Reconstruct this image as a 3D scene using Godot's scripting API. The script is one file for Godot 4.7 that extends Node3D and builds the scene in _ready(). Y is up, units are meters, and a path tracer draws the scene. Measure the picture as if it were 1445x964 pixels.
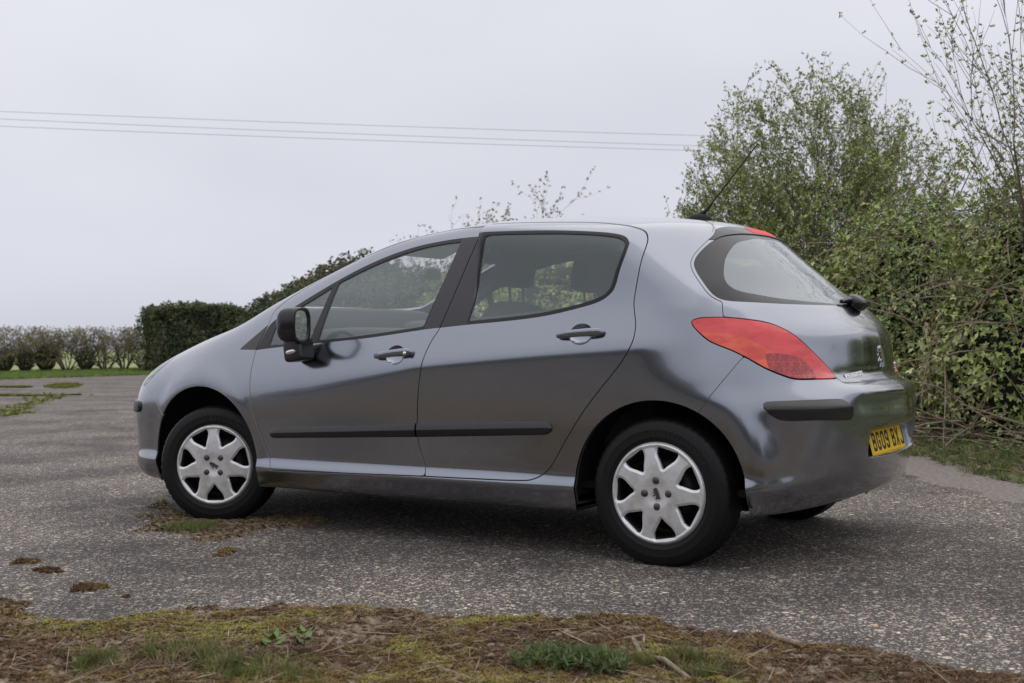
extends Node3D
# A grey hatchback parked on an old concrete yard edged with moss, hedges and scrub behind it.
# Car frame: x runs to the rear, y up, z to the car's left side (the near side). Units are metres.

class Surf:
	var p := PackedVector3Array()
	var n := PackedVector3Array()
	var t := PackedInt32Array()
	var d := PackedFloat32Array()
	func join(o: Surf) -> void:
		var b := p.size()
		p.append_array(o.p)
		n.append_array(o.n)
		var m := o.t.duplicate()
		for i in m.size():
			m[i] += b
		t.append_array(m)
	func flipped() -> Surf:
		var o := Surf.new()
		o.p = p.duplicate()
		o.n = n.duplicate()
		o.t = t.duplicate()
		for i in p.size():
			o.p[i].z = -p[i].z
			o.n[i].z = -n[i].z
		return o
	func moved(x: Transform3D) -> Surf:
		var o := Surf.new()
		o.t = t.duplicate()
		o.p = x * p
		o.n = n.duplicate()
		var b := x.basis.inverse().transposed()
		for i in n.size():
			o.n[i] = (b * n[i]).normalized()
		return o
	func pushed(k: float) -> Surf:
		var o := Surf.new()
		o.t = t.duplicate()
		o.n = n.duplicate()
		o.p = p.duplicate()
		for i in p.size():
			o.p[i] = p[i] + n[i] * k
		return o

class Lut:
	var a := 0.0
	var k := 1.0
	var v := PackedFloat64Array()
	const N := 1400
	func _init(q: Array) -> void:
		var c := q.size() / 2
		var x := PackedFloat64Array()
		var y := PackedFloat64Array()
		for i in c:
			x.append(q[2 * i])
			y.append(q[2 * i + 1])
		var m := PackedFloat64Array()
		m.resize(c)
		var cp := PackedFloat64Array()
		cp.resize(c)
		var dp := PackedFloat64Array()
		dp.resize(c)
		for i in range(1, c - 1):
			var h0 := x[i] - x[i - 1]
			var h1 := x[i + 1] - x[i]
			var r := 6.0 * ((y[i + 1] - y[i]) / h1 - (y[i] - y[i - 1]) / h0)
			var den := 2.0 * (h0 + h1) - h0 * cp[i - 1]
			cp[i] = h1 / den
			dp[i] = (r - h0 * dp[i - 1]) / den
		for i in range(c - 2, 0, -1):
			m[i] = dp[i] - cp[i] * m[i + 1]
		a = x[0] - 0.4
		k = (N - 2) / (x[c - 1] + 0.4 - a)
		v.resize(N)
		var j := 0
		var hl := x[1] - x[0]
		var s0 := (y[1] - y[0]) / hl - hl * (2 * m[0] + m[1]) / 6.0
		hl = x[c - 1] - x[c - 2]
		var s1 := (y[c - 1] - y[c - 2]) / hl + hl * (m[c - 2] + 2 * m[c - 1]) / 6.0
		for i in N:
			var u := a + i / k
			if u <= x[0]:
				v[i] = y[0] + (u - x[0]) * s0
			elif u >= x[c - 1]:
				v[i] = y[c - 1] + (u - x[c - 1]) * s1
			else:
				while u > x[j + 1]:
					j += 1
				var h := x[j + 1] - x[j]
				var e := (x[j + 1] - u) / h
				var b := (u - x[j]) / h
				v[i] = e * y[j] + b * y[j + 1] + ((e * e * e - e) * m[j] + (b * b * b - b) * m[j + 1]) * h * h / 6.0
	func f(x: float) -> float:
		var u := clampf((x - a) * k, 0.0, N - 2.0)
		var i := int(u)
		return v[i] + (v[i + 1] - v[i]) * (u - i)

# ---------------------------------------------------------------- small helpers
var rng := RandomNumberGenerator.new()

func mat(c: Color, rough := 0.6, metal := 0.0, spec := 0.5) -> StandardMaterial3D:
	var m := StandardMaterial3D.new()
	m.albedo_color = Color(c.r, c.g, c.b).linear_to_srgb()
	m.roughness = rough
	m.metallic = metal
	m.metallic_specular = spec
	return m

func glass(c: Color, alpha: float, rough := 0.02) -> StandardMaterial3D:
	var m := mat(c, rough)
	m.transparency = BaseMaterial3D.TRANSPARENCY_ALPHA
	m.albedo_color.a = alpha
	m.cull_mode = BaseMaterial3D.CULL_DISABLED
	return m

func numbered(parent: Node, called: String) -> String:
	if not parent.has_node(called):
		return called
	var k := 1
	while parent.has_node("%s_%03d" % [called, k]):
		k += 1
	return "%s_%03d" % [called, k]

func to_mesh(s: Surf) -> ArrayMesh:
	var idx := s.t.duplicate()
	var sp := s.p
	var sn := s.n
	for i in range(0, idx.size(), 3):
		var a := idx[i]
		var b := idx[i + 1]
		var c := idx[i + 2]
		if (sp[b] - sp[a]).cross(sp[c] - sp[a]).dot(sn[a] + sn[b] + sn[c]) > 0.0:
			idx[i + 1] = c
			idx[i + 2] = b
	var arr := []
	arr.resize(Mesh.ARRAY_MAX)
	arr[Mesh.ARRAY_VERTEX] = s.p
	arr[Mesh.ARRAY_NORMAL] = s.n
	arr[Mesh.ARRAY_INDEX] = idx
	var m := ArrayMesh.new()
	m.add_surface_from_arrays(Mesh.PRIMITIVE_TRIANGLES, arr)
	return m

func put(called: String, s: Surf, m: Material, parent: Node, label := "") -> MeshInstance3D:
	var o := MeshInstance3D.new()
	o.name = numbered(parent, called)
	o.mesh = to_mesh(s)
	o.material_override = m
	if label:
		o.set_meta("label", label)
	parent.add_child(o, true)
	return o

func put_mesh(called: String, mesh: Mesh, m: Material, parent: Node, at := Transform3D()) -> MeshInstance3D:
	var o := MeshInstance3D.new()
	o.name = numbered(parent, called)
	o.mesh = mesh
	o.material_override = m
	o.transform = at
	parent.add_child(o, true)
	return o

func node(called: String, parent: Node, at := Vector3.ZERO) -> Node3D:
	var o := Node3D.new()
	o.name = numbered(parent, called)
	o.position = at
	parent.add_child(o, true)
	return o

func tag(o: Node, label: String, category: String, group := "", kind := "") -> void:
	o.set_meta("label", label)
	if category:
		o.set_meta("category", category)
	if group:
		o.set_meta("group", group)
	if kind:
		o.set_meta("kind", kind)

func ss(a: float, b: float, x: float) -> float:
	var t := clampf((x - a) / (b - a), 0.0, 1.0)
	return t * t * (3.0 - 2.0 * t)

func smax(a: float, b: float, k: float) -> float:
	var h := k - absf(a - b)
	if h <= 0.0:
		return maxf(a, b)
	h /= k
	return maxf(a, b) + h * h * h * k / 6.0

func smin(a: float, b: float, k: float) -> float:
	return -smax(-a, -b, k)

func quad(t: PackedInt32Array, a: int, b: int, c: int, d: int) -> void:
	t.append_array([a, b, c, a, c, d])

# a grid of points (rows x cols), normals by neighbours, turned so that they face away from `inside`
func grid(pts: PackedVector3Array, rows: int, cols: int, wrap := false, inside = null) -> Surf:
	var s := Surf.new()
	s.p = pts
	s.n.resize(pts.size())
	for r in rows:
		for c in cols:
			var c0 := (c - 1 + cols) % cols if wrap else maxi(c - 1, 0)
			var c1 := (c + 1) % cols if wrap else mini(c + 1, cols - 1)
			var du := pts[r * cols + c1] - pts[r * cols + c0]
			var dv := pts[mini(r + 1, rows - 1) * cols + c] - pts[maxi(r - 1, 0) * cols + c]
			if dv.length() < 1e-7:
				dv = pts[mini(r + 2, rows - 1) * cols + c] - pts[maxi(r - 2, 0) * cols + c]
			if du.length() < 1e-7:
				var rr := r + 1 if r < rows / 2 else r - 1
				du = pts[rr * cols + c1] - pts[rr * cols + c0]
			var nn := du.cross(dv).normalized()
			s.n[r * cols + c] = nn
	for r in rows - 1:
		for c in (cols if wrap else cols - 1):
			var c1 := (c + 1) % cols
			quad(s.t, r * cols + c, r * cols + c1, (r + 1) * cols + c1, (r + 1) * cols + c)
	if inside != null:
		var vote := 0.0
		for i in pts.size():
			vote += s.n[i].dot(pts[i] - inside)
		if vote < 0.0:
			for i in pts.size():
				s.n[i] = -s.n[i]
	return s

# rounded box (superellipsoid), optionally bent by a transform
func blob(size: Vector3, at := Transform3D(), e := 0.35, nu := 24, nv := 14) -> Surf:
	var pts := PackedVector3Array()
	for i in nv + 1:
		var v := -PI / 2 + PI * i / nv
		for j in nu:
			var u := TAU * j / nu
			var cv := signf(cos(v)) * pow(absf(cos(v)), e)
			var sv := signf(sin(v)) * pow(absf(sin(v)), e)
			var cu := signf(cos(u)) * pow(absf(cos(u)), e)
			var su := signf(sin(u)) * pow(absf(sin(u)), e)
			pts.append(Vector3(cv * cu, sv, cv * su) * size * 0.5)
	var s := grid(pts, nv + 1, nu, true, Vector3.ZERO)
	for j in nu:
		s.n[j] = Vector3.DOWN
		s.n[nv * nu + j] = Vector3.UP
	return s.moved(at)

func tube(path: PackedVector3Array, radii, sides := 8, caps := true) -> Surf:
	var s := Surf.new()
	var k := path.size()
	var up := Vector3(0.123, 0.95, 0.29).normalized()
	for i in k:
		var d := (path[mini(i + 1, k - 1)] - path[maxi(i - 1, 0)]).normalized()
		var r: float = radii[i] if radii is PackedFloat32Array or radii is Array else radii
		if absf(d.dot(up)) > 0.97:
			up = Vector3(0.9, 0.1, 0.3).normalized()
		var x := d.cross(up).normalized()
		var y := x.cross(d).normalized()
		up = y
		for j in sides:
			var a := TAU * j / sides
			var o := x * cos(a) + y * sin(a)
			s.p.append(path[i] + o * r)
			s.n.append(o)
	for i in k - 1:
		for j in sides:
			var j1 := (j + 1) % sides
			quad(s.t, i * sides + j, i * sides + j1, (i + 1) * sides + j1, (i + 1) * sides + j)
	if caps:
		for e in [0, k - 1]:
			var d := (path[1] - path[0]).normalized() * -1.0 if e == 0 else (path[k - 1] - path[k - 2]).normalized()
			var b := s.p.size()
			s.p.append(path[e])
			s.n.append(d)
			for j in sides:
				s.p.append(s.p[e * sides + j])
				s.n.append(d)
			for j in sides:
				s.t.append_array([b, b + 1 + j, b + 1 + (j + 1) % sides])
	return s

# profile of Vector2(radius, along z), turned about the z axis
func lathe(prof: PackedVector2Array, segs := 96) -> Surf:
	var pts := PackedVector3Array()
	for q in prof:
		for j in segs:
			var a := TAU * j / segs
			pts.append(Vector3(q.x * cos(a), q.x * sin(a), q.y))
	var s := grid(pts, prof.size(), segs, true)
	return s

# flat polygon pushed out along +z, front at z = depth, with side walls
func extrude(poly: PackedVector2Array, depth: float) -> Surf:
	var s := Surf.new()
	var tri := Geometry2D.triangulate_polygon(poly)
	for q in poly:
		s.p.append(Vector3(q.x, q.y, depth))
		s.n.append(Vector3(0, 0, 1))
	s.t.append_array(tri)
	var k := poly.size()
	var sgn := -1.0 if Geometry2D.is_polygon_clockwise(poly) else 1.0
	for i in k:
		var a := poly[i]
		var b := poly[(i + 1) % k]
		var e := (b - a).normalized()
		var nn := Vector3(e.y, -e.x, 0) * sgn
		var at := s.p.size()
		for q in [Vector3(a.x, a.y, depth), Vector3(b.x, b.y, depth), Vector3(b.x, b.y, 0), Vector3(a.x, a.y, 0)]:
			s.p.append(q)
			s.n.append(nn)
		quad(s.t, at, at + 1, at + 2, at + 3)
	return s

# chamfered box centred on its transform
func box(size: Vector3, at := Transform3D(), bevel := 0.004) -> Surf:
	var s := Surf.new()
	var h := size * 0.5
	for ax in 3:
		for sg in [-1.0, 1.0]:
			var u := (ax + 1) % 3
			var w := (ax + 2) % 3
			var b := s.p.size()
			for q in [[-1, -1], [1, -1], [1, 1], [-1, 1]]:
				var v := Vector3.ZERO
				v[ax] = sg * h[ax]
				v[u] = q[0] * (h[u] - bevel)
				v[w] = q[1] * (h[w] - bevel)
				var nn := Vector3.ZERO
				nn[ax] = sg
				s.p.append(v)
				s.n.append(nn)
			quad(s.t, b, b + 1, b + 2, b + 3)
	for ax in 3:
		var u := (ax + 1) % 3
		var w := (ax + 2) % 3
		for su in [-1.0, 1.0]:
			for sw in [-1.0, 1.0]:
				var b := s.p.size()
				for e in [-1.0, 1.0]:
					for side in 2:
						var v := Vector3.ZERO
						v[ax] = e * (h[ax] - bevel)
						v[u] = su * (h[u] - (0.0 if side == 0 else bevel))
						v[w] = sw * (h[w] - (bevel if side == 0 else 0.0))
						var nn := Vector3.ZERO
						nn[u] = su
						nn[w] = sw
						s.p.append(v)
						s.n.append(nn.normalized())
				quad(s.t, b, b + 1, b + 3, b + 2)
	return s.moved(at)

# ---------------------------------------------------------------- polygons and cutting
func pairs(q: Array) -> PackedVector2Array:
	var o := PackedVector2Array()
	for i in range(0, q.size(), 2):
		o.append(Vector2(q[i], q[i + 1]))
	return o

# closed Catmull-Rom through the points; points that turn sharply stay corners
func smooth(q: Array, corner := 48.0, parts := 3) -> PackedVector2Array:
	var a := pairs(q)
	var k := a.size()
	var sharp := []
	for i in k:
		var d0 := a[i] - a[(i + k - 1) % k]
		var d1 := a[(i + 1) % k] - a[i]
		sharp.append(absf(rad_to_deg(d0.angle_to(d1))) > corner)
	var o := PackedVector2Array()
	for i in k:
		var p1 := a[i]
		var p2 := a[(i + 1) % k]
		var p0 := a[(i + k - 1) % k] if not sharp[i] else p1 * 2.0 - p2
		var p3 := a[(i + 2) % k] if not sharp[(i + 1) % k] else p2 * 2.0 - p1
		var l := p1.distance_to(p2)
		var m1 := (p2 - p0) * (l / maxf(1e-5, l + p1.distance_to(p0)))
		var m2 := (p3 - p1) * (l / maxf(1e-5, l + p2.distance_to(p3)))
		for j in parts:
			var t := float(j) / parts
			var t2 := t * t
			var t3 := t2 * t
			o.append(p1 * (2 * t3 - 3 * t2 + 1) + m1 * (t3 - 2 * t2 + t) + p2 * (3 * t2 - 2 * t3) + m2 * (t3 - t2))
	return o

func poly_dist(poly: PackedVector2Array, q: Vector2) -> float:
	var best := 1e9
	var inside := false
	var k := poly.size()
	var a := poly[k - 1]
	for i in k:
		var b := poly[i]
		var e := b - a
		var w := q - a
		var t := clampf(w.dot(e) / maxf(e.length_squared(), 1e-12), 0.0, 1.0)
		var d := (w - e * t).length_squared()
		if d < best:
			best = d
		if (a.y > q.y) != (b.y > q.y) and q.x < a.x + (q.y - a.y) / (b.y - a.y) * (b.x - a.x):
			inside = not inside
		a = b
	return -sqrt(best) if inside else sqrt(best)

# a point of the body's left half, unrolled: past the axles' ends the plan angle takes over from x
func unroll(p: Vector3) -> Vector2:
	if p.x > 1.2:
		return Vector2(1.2 + 0.9 * atan2(p.x - 1.2, p.z), p.y)
	if p.x < -1.2:
		return Vector2(-1.2 - 0.9 * atan2(-1.2 - p.x, p.z), p.y)
	return Vector2(p.x, p.y)

func dist(s: Surf, poly: PackedVector2Array, view := 0, zmin := -1.0) -> PackedFloat32Array:
	var sp := s.p
	var lo := poly[0]
	var hi := poly[0]
	for q in poly:
		lo = lo.min(q)
		hi = hi.max(q)
	lo -= Vector2(0.03, 0.03)
	hi += Vector2(0.03, 0.03)
	var d := PackedFloat32Array()
	d.resize(sp.size())
	for i in sp.size():
		var v := sp[i]
		var q := unroll(v) if view == 0 else Vector2(v.x, v.z) if view == 1 else Vector2(v.x, v.y) if view == 2 else Vector2(v.z, v.y)
		if v.z < zmin or (view == 3 and v.x < 1.2) or (view == 1 and v.y < 0.6) or q.x < lo.x or q.y < lo.y or q.x > hi.x or q.y > hi.y:
			d[i] = 0.03
		else:
			d[i] = poly_dist(poly, q)
	return d

func clip(s: Surf, d: PackedFloat32Array, iso: float, inside: bool) -> Surf:
	var sp := s.p
	var sn := s.n
	var st := s.t
	var op := PackedVector3Array()
	var on := PackedVector3Array()
	var ot := PackedInt32Array()
	var od := PackedFloat32Array()
	var o := Surf.new()
	var at := PackedInt32Array()
	at.resize(sp.size())
	at.fill(-1)
	var cut := {}
	var sg := 1.0 if inside else -1.0
	var n := sp.size()
	for i in range(0, st.size(), 3):
		var v0 := st[i]
		var v1 := st[i + 1]
		var v2 := st[i + 2]
		var f0 := (d[v0] - iso) * sg
		var f1 := (d[v1] - iso) * sg
		var f2 := (d[v2] - iso) * sg
		if f0 >= 0.0 and f1 >= 0.0 and f2 >= 0.0:
			continue
		if f0 < 0.0 and f1 < 0.0 and f2 < 0.0:
			var i0 := at[v0]
			if i0 < 0:
				i0 = op.size()
				at[v0] = i0
				op.append(sp[v0])
				on.append(sn[v0])
				od.append(d[v0])
			var i1 := at[v1]
			if i1 < 0:
				i1 = op.size()
				at[v1] = i1
				op.append(sp[v1])
				on.append(sn[v1])
				od.append(d[v1])
			var i2 := at[v2]
			if i2 < 0:
				i2 = op.size()
				at[v2] = i2
				op.append(sp[v2])
				on.append(sn[v2])
				od.append(d[v2])
			ot.append(i0)
			ot.append(i1)
			ot.append(i2)
			continue
		var vs := [v0, v1, v2]
		var fs := [f0, f1, f2]
		var ids := []
		for k in 3:
			var a: int = vs[k]
			var b: int = vs[(k + 1) % 3]
			var fa: float = fs[k]
			var fb: float = fs[(k + 1) % 3]
			if fa < 0.0:
				if at[a] < 0:
					at[a] = op.size()
					op.append(sp[a])
					on.append(sn[a])
					od.append(d[a])
				ids.append(at[a])
			if (fa < 0.0) != (fb < 0.0):
				var key := mini(a, b) * n + maxi(a, b)
				if not cut.has(key):
					var t := fa / (fa - fb)
					cut[key] = op.size()
					op.append(sp[a].lerp(sp[b], t))
					on.append(sn[a].lerp(sn[b], t).normalized())
					od.append(iso)
				ids.append(cut[key])
		ot.append_array([ids[0], ids[1], ids[2]])
		if ids.size() == 4:
			ot.append_array([ids[0], ids[2], ids[3]])
	o.p = op
	o.n = on
	o.t = ot
	o.d = od
	return o

# the sheet with its free edges folded inwards, as a pressed panel has them
func hemmed(s: Surf, depth := 0.012, lip := 0.0009) -> Surf:
	var n := s.p.size()
	var count := {}
	var st := s.t
	for i in range(0, s.t.size(), 3):
		for k in 3:
			var a := st[i + k]
			var b := st[i + (k + 1) % 3]
			var key := mini(a, b) * n + maxi(a, b)
			count[key] = 0 if count.has(key) else (i * 3 + k) + 1
	var outw := {}
	var edges := []
	for key in count:
		if count[key] == 0:
			continue
		var c: int = count[key] - 1
		var k := c % 3
		var i := c / 3
		var a := s.t[i + k]
		var b := s.t[i + (k + 1) % 3]
		if absf(s.p[a].z) < 2e-4 and absf(s.p[b].z) < 2e-4:
			continue
		var third := s.t[i + (k + 2) % 3]
		var e := (s.p[b] - s.p[a])
		if e.length() < 1e-7:
			continue
		var o := e.cross(s.n[a]).normalized()
		if o.dot(s.p[third] - s.p[a]) > 0.0:
			o = -o
		outw[a] = outw.get(a, Vector3.ZERO) + o
		outw[b] = outw.get(b, Vector3.ZERO) + o
		edges.append([a, b])
	var r := Surf.new()
	r.p = s.p.duplicate()
	r.n = s.n.duplicate()
	r.t = s.t.duplicate()
	var first := {}
	for a in outw:
		var o: Vector3 = outw[a].normalized()
		var nn := s.n[a]
		first[a] = r.p.size()
		r.p.append(s.p[a])
		r.n.append(nn)
		r.p.append(s.p[a] + o * lip - nn * lip * 1.6)
		r.n.append((o + nn * 0.5).normalized())
		r.p.append(s.p[a] + o * lip - nn * depth)
		r.n.append(o)
	for e in edges:
		var a: int = first[e[0]]
		var b: int = first[e[1]]
		quad(r.t, a, b, b + 1, a + 1)
		quad(r.t, a + 1, b + 1, b + 2, a + 2)
	return r

# smooth normals from the faces, kept on the side the old normals were on
func renormal(s: Surf) -> void:
	var a := PackedVector3Array()
	a.resize(s.p.size())
	for i in range(0, s.t.size(), 3):
		var u := s.t[i]
		var v := s.t[i + 1]
		var w := s.t[i + 2]
		var f := (s.p[v] - s.p[u]).cross(s.p[w] - s.p[u])
		if f.dot(s.n[u]) < 0.0:
			f = -f
		a[u] += f
		a[v] += f
		a[w] += f
	for i in a.size():
		if a[i].length() > 1e-12:
			s.n[i] = a[i].normalized()

# ---------------------------------------------------------------- the car's body as one smooth solid
var Lyc := Lut.new([-2.3,.62,-1.6,.67,-.9,.720,-.3,.787,.165,.832,.84,.881,1.2,.900,1.5,.912,2.1,.925])
var Lyb := Lut.new([-2.3,.80,-1.0,.875,-.65,.905,-.035,.967,.35,1.007,.79,1.04,1.2,1.075,1.6,1.09,2.1,1.1])
var Llow := Lut.new([.16,.74,.185,.80,.215,.845,.25,.862,.285,.875,.305,.878,.335,.867,.38,.864,.45,.868,.55,.877,.65,.885,.75,.8905,.85,.894,.95,.896,1.1,.896])
var Lssl := Lut.new([-2.2,.35,-1.0,.30,0,.26,1,.25,1.5,.23,1.75,.20,2.1,.2])
var Ltw := Lut.new([-1.2,.10,-.6,.03,0,0,.6,0,1.1,.03,1.6,.10,2.1,.20])
var Lpl := Lut.new([-2.2,.23,-2.0,.14,-1.8,.08,-1.6,.045,-1.3,.02,-1.0,.007,-.5,0,.3,0,.9,.003,1.3,.016,1.6,.045,1.8,.08,2.0,.13,2.2,.20])
var Lt := Lut.new([-2.25,.68,-2.1,.785,-1.95,.875,-1.7,.972,-1.4,1.048,-1.2,1.080,-1.04,1.138,-.77,1.250,-.46,1.376,-.25,1.447,0,1.488,.3,1.517,.6,1.520,.9,1.507,1.2,1.477,1.45,1.437,1.6,1.405,2.1,1.27])
var Lcrown := Lut.new([-2.2,.085,-1.6,.075,-1.4,.062,-1.2,.036,-1.0,.024,-.6,.024,-.3,.026,.3,.032,1.6,.04])
var Lkrail := Lut.new([-2.2,.18,-1.2,.16,-.8,.10,0,.09,1.0,.12,1.6,.16])
var Lr := Lut.new([.15,1.90,.22,1.96,.3,2.02,.4,2.055,.5,2.07,.6,2.08,.68,2.08,.722,2.062,.742,2.02,.762,1.993,.80,1.986,.84,1.983,.9,1.978,.95,1.967,.985,1.944,1.03,1.904,1.06,1.875,1.115,1.80,1.2,1.695,1.3,1.582,1.4,1.475,1.5,1.37])
var Lr2 := Lut.new([.15,1.90,.22,1.96,.3,2.02,.4,2.055,.5,2.07,.6,2.08,.68,2.070,.72,2.043,.76,2.014,.84,1.988,.9,1.977,.95,1.966,.985,1.944,1.03,1.904,1.06,1.875,1.115,1.80,1.2,1.695,1.3,1.582,1.4,1.475,1.5,1.37])
var Lcr := Lut.new([0,0,.2,.012,.4,.05,.6,.12,.7,.175,.8,.25,.95,.4])
var Lcrm := Lut.new([.2,1,.7,1,.85,1.05,1.0,1.2,1.2,1.4,1.5,1.4])
var Lkr := Lut.new([.2,.18,.4,.2,.6,.25,.9,.22,1.05,.15,1.4,.10])
var Lfr := Lut.new([.15,-2.02,.20,-2.12,.25,-2.17,.3,-2.17,.4,-2.165,.5,-2.175,.6,-2.17,.7,-2.14,.8,-2.06,.9,-1.9])
var Lcf := Lut.new([0,0,.25,.01,.45,.045,.6,.11,.7,.18,.8,.30,.95,.55])
var Lb := Lut.new([-2.2,.17,-1.9,.18,-.9,.20,0,.19,1,.20,1.7,.22,1.9,.25,2.1,.32])

func side_profile(x: float, y: float, lo: float, yc: float, kc: float) -> float:
	var yb := Lyb.f(x)
	var zc := Llow.f(yc)
	var sl := Lssl.f(x)
	var t := y - yb
	return smin(smin(lo, zc - sl * (y - yc), kc), zc - sl * (yb - yc) - 0.006 - (0.40 + Ltw.f(x)) * t - 0.22 * t * t, 0.035)

func side_z(x: float, y: float) -> float:
	var lo := Llow.f(y - 0.05 * ss(1.0, 1.6, x) * clampf((0.75 - y) / 0.3, 0.0, 1.0))
	var z := 0.0
	if x < 1.60:
		z = side_profile(x, y, lo, Lyc.f(x), clampf(0.012 + 0.10 * clampf(0.1 - x, 0.0, 1.0), 0.012, 0.08))
	if x > 1.22:
		var u := ss(1.22, 1.60, x)
		var zb := side_profile(x, y, lo, 0.715, 0.06)
		z = zb if u >= 1.0 else lerpf(z, zb, u)
	z -= Lpl.f(x)
	if x > 1.5:
		z += 0.042 * ss(1.5, 1.65, x) * ss(0.39, 0.31, y)
	if x > 0.4:
		var r := Vector2(x - 1.304, y - 0.30).length()
		z = smax(z, 0.8825 - Lpl.f(x) - 0.014 + 0.042 * ss(1.52, 1.74, x) - (0.10 + 0.55 * ss(1.45, 1.70, x)) * smax(0.0, r - 0.47, 0.07) + 0.03 * (y - 0.7), 0.045)
	elif x < -0.4:
		var r := Vector2(x + 1.304, (y - 0.30) * 0.95).length()
		var e := maxf(0.0, -x - 1.5)
		z = smax(z, 0.868 - 0.65 * smax(0.0, r - 0.44, 0.06) + 0.03 * (y - 0.7) - 1.2 * e * e - 0.05 * maxf(0.0, -x - 1.3), 0.045)
	return z

func body_f(q: Vector3) -> float:
	var x := q.x
	var y := q.y
	var z := absf(q.z)
	var d := (z - side_z(x, y)) * 0.95
	var tx := Lt.f(x)
	var s := (Lt.f(x + 0.01) - tx) * 100.0
	var zz := z * z / 0.36
	var cr := Lcrown.f(x)
	d = smax(d, (y - (tx - cr * zz - cr * 0.3 * clampf((x + 1.0) * 2.0, 0.0, 1.0) * zz * zz)) / sqrt(1.0 + s * s), Lkrail.f(x))
	if x > 0.9:
		var w := ss(0.40, 0.60, z)
		var ry := lerpf(Lr.f(y), Lr2.f(y), w)
		s = (lerpf(Lr.f(y + 0.01), Lr2.f(y + 0.01), w) - ry) * 100.0
		d = smax(d, (x - (ry - Lcr.f(z) * Lcrm.f(y))) / sqrt(1.0 + s * s), Lkr.f(y))
	elif x < -0.9:
		var fy := Lfr.f(y)
		s = (Lfr.f(y + 0.01) - fy) * 100.0
		d = smax(d, (fy + Lcf.f(z) - x) / sqrt(1.0 + s * s), 0.10)
	return smax(d, Lb.f(x) - y, 0.02)

func root(o: Vector3, d: Vector3, lo: float, hi: float) -> float:
	var a := lo
	var b := hi
	var fa := body_f(o + d * a)
	var fb := body_f(o + d * b)
	while fa > 0.0 and a > 0.02:
		a = maxf(a - 0.06, 0.01)
		fa = body_f(o + d * a)
	while fb < 0.0 and b < 2.5:
		b += 0.06
		fb = body_f(o + d * b)
	for i in 14:
		var m := (a * fb - b * fa) / (fb - fa)
		var fm := body_f(o + d * m)
		if absf(fm) < 1e-5:
			return m
		if (fm < 0.0) == (fa < 0.0):
			a = m
			fa = fm
			fb *= 0.5
		else:
			b = m
			fb = fm
			fa *= 0.5
		if absf(b - a) < 1e-5:
			break
	return (a + b) * 0.5

func slope(q: Vector3) -> Vector3:
	var e := 0.003
	return Vector3(body_f(q + Vector3(e, 0, 0)) - body_f(q - Vector3(e, 0, 0)), body_f(q + Vector3(0, e, 0)) - body_f(q - Vector3(0, e, 0)), body_f(q + Vector3(0, 0, e)) - body_f(q - Vector3(0, 0, e))).normalized()

# the point of the skin at an unrolled place
func skin(s: float, y: float) -> Vector3:
	var o := Vector3(clampf(s, -1.2, 1.2), y, 0)
	var a := 0.0
	if s > 1.2:
		a = (s - 1.2) / 0.9
	elif s < -1.2:
		a = (s + 1.2) / 0.9
	var d := Vector3(sin(a), 0, cos(a))
	return o + d * root(o, d, 0.2, 1.0)

func shell_half() -> Surf:
	var cols := []
	for i in 34:
		cols.append(Vector2(-1.45, -PI / 2 + PI / 2 * i / 34.0))
	for i in 221:
		cols.append(Vector2(-1.45 + 2.85 * i / 220.0, 0.0))
	for i in range(1, 65):
		cols.append(Vector2(1.40, PI / 2 * i / 64.0))
	var rows := PackedFloat64Array()
	for i in 14:
		rows.append(deg_to_rad(60.0 * i / 14.0))
	for i in 136:
		rows.append(deg_to_rad(60.0 + 90.0 * i / 136.0))
	for i in 26:
		rows.append(deg_to_rad(150.0 + 30.0 * i / 25.0))
	var nr := rows.size()
	var nc := cols.size()
	var pts := PackedVector3Array()
	pts.resize(nr * nc)
	var last := PackedFloat32Array()
	last.resize(nc)
	last.fill(0.4)
	for r in nr:
		var v := rows[r]
		for c in nc:
			var k: Vector2 = cols[c]
			var o := Vector3(k.x, 0.62, 0)
			var d := Vector3(sin(v) * sin(k.y), -cos(v), sin(v) * cos(k.y))
			var g := last[c]
			var t := root(o, d, maxf(g - 0.02, 0.02), g + 0.02)
			last[c] = t
			pts[r * nc + c] = o + d * t
	for r in nr:
		for c in nc:
			if r == 0 or r == nr - 1 or c == 0 or c == nc - 1:
				pts[r * nc + c].z = 0.0
	var s := grid(pts, nr, nc, false, Vector3(0, 0.7, 0))
	for r in nr:
		for c in nc:
			var i := r * nc + c
			if s.n[i].length() < 0.5 or ((r < 4 or r > nr - 5) and (c < 34 or c > nc - 66)):
				s.n[i] = slope(pts[i])
			elif s.n[i].dot(pts[i] - Vector3(pts[i].x * 0.6, 0.62, 0)) < 0.0:
				s.n[i] = -s.n[i]
			if pts[i].z < 1e-6:
				s.n[i].z = 0.0
				s.n[i] = s.n[i].normalized()
	return s

func circle(c: Vector2, r: float, k := 56) -> PackedVector2Array:
	var o := PackedVector2Array()
	for i in k:
		o.append(c + Vector2(cos(TAU * i / k), sin(TAU * i / k)) * r)
	return o

# wheel opening: round above the hub, straight down to the ground
func arch(c: Vector2, r: float, left: float, right: float) -> PackedVector2Array:
	var o := PackedVector2Array()
	for i in 41:
		var a := PI * i / 40.0
		o.append(c + Vector2(cos(a), sin(a)) * r)
	o.append(Vector2(left, 0.0))
	o.append(Vector2(right, 0.0))
	return o

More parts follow.
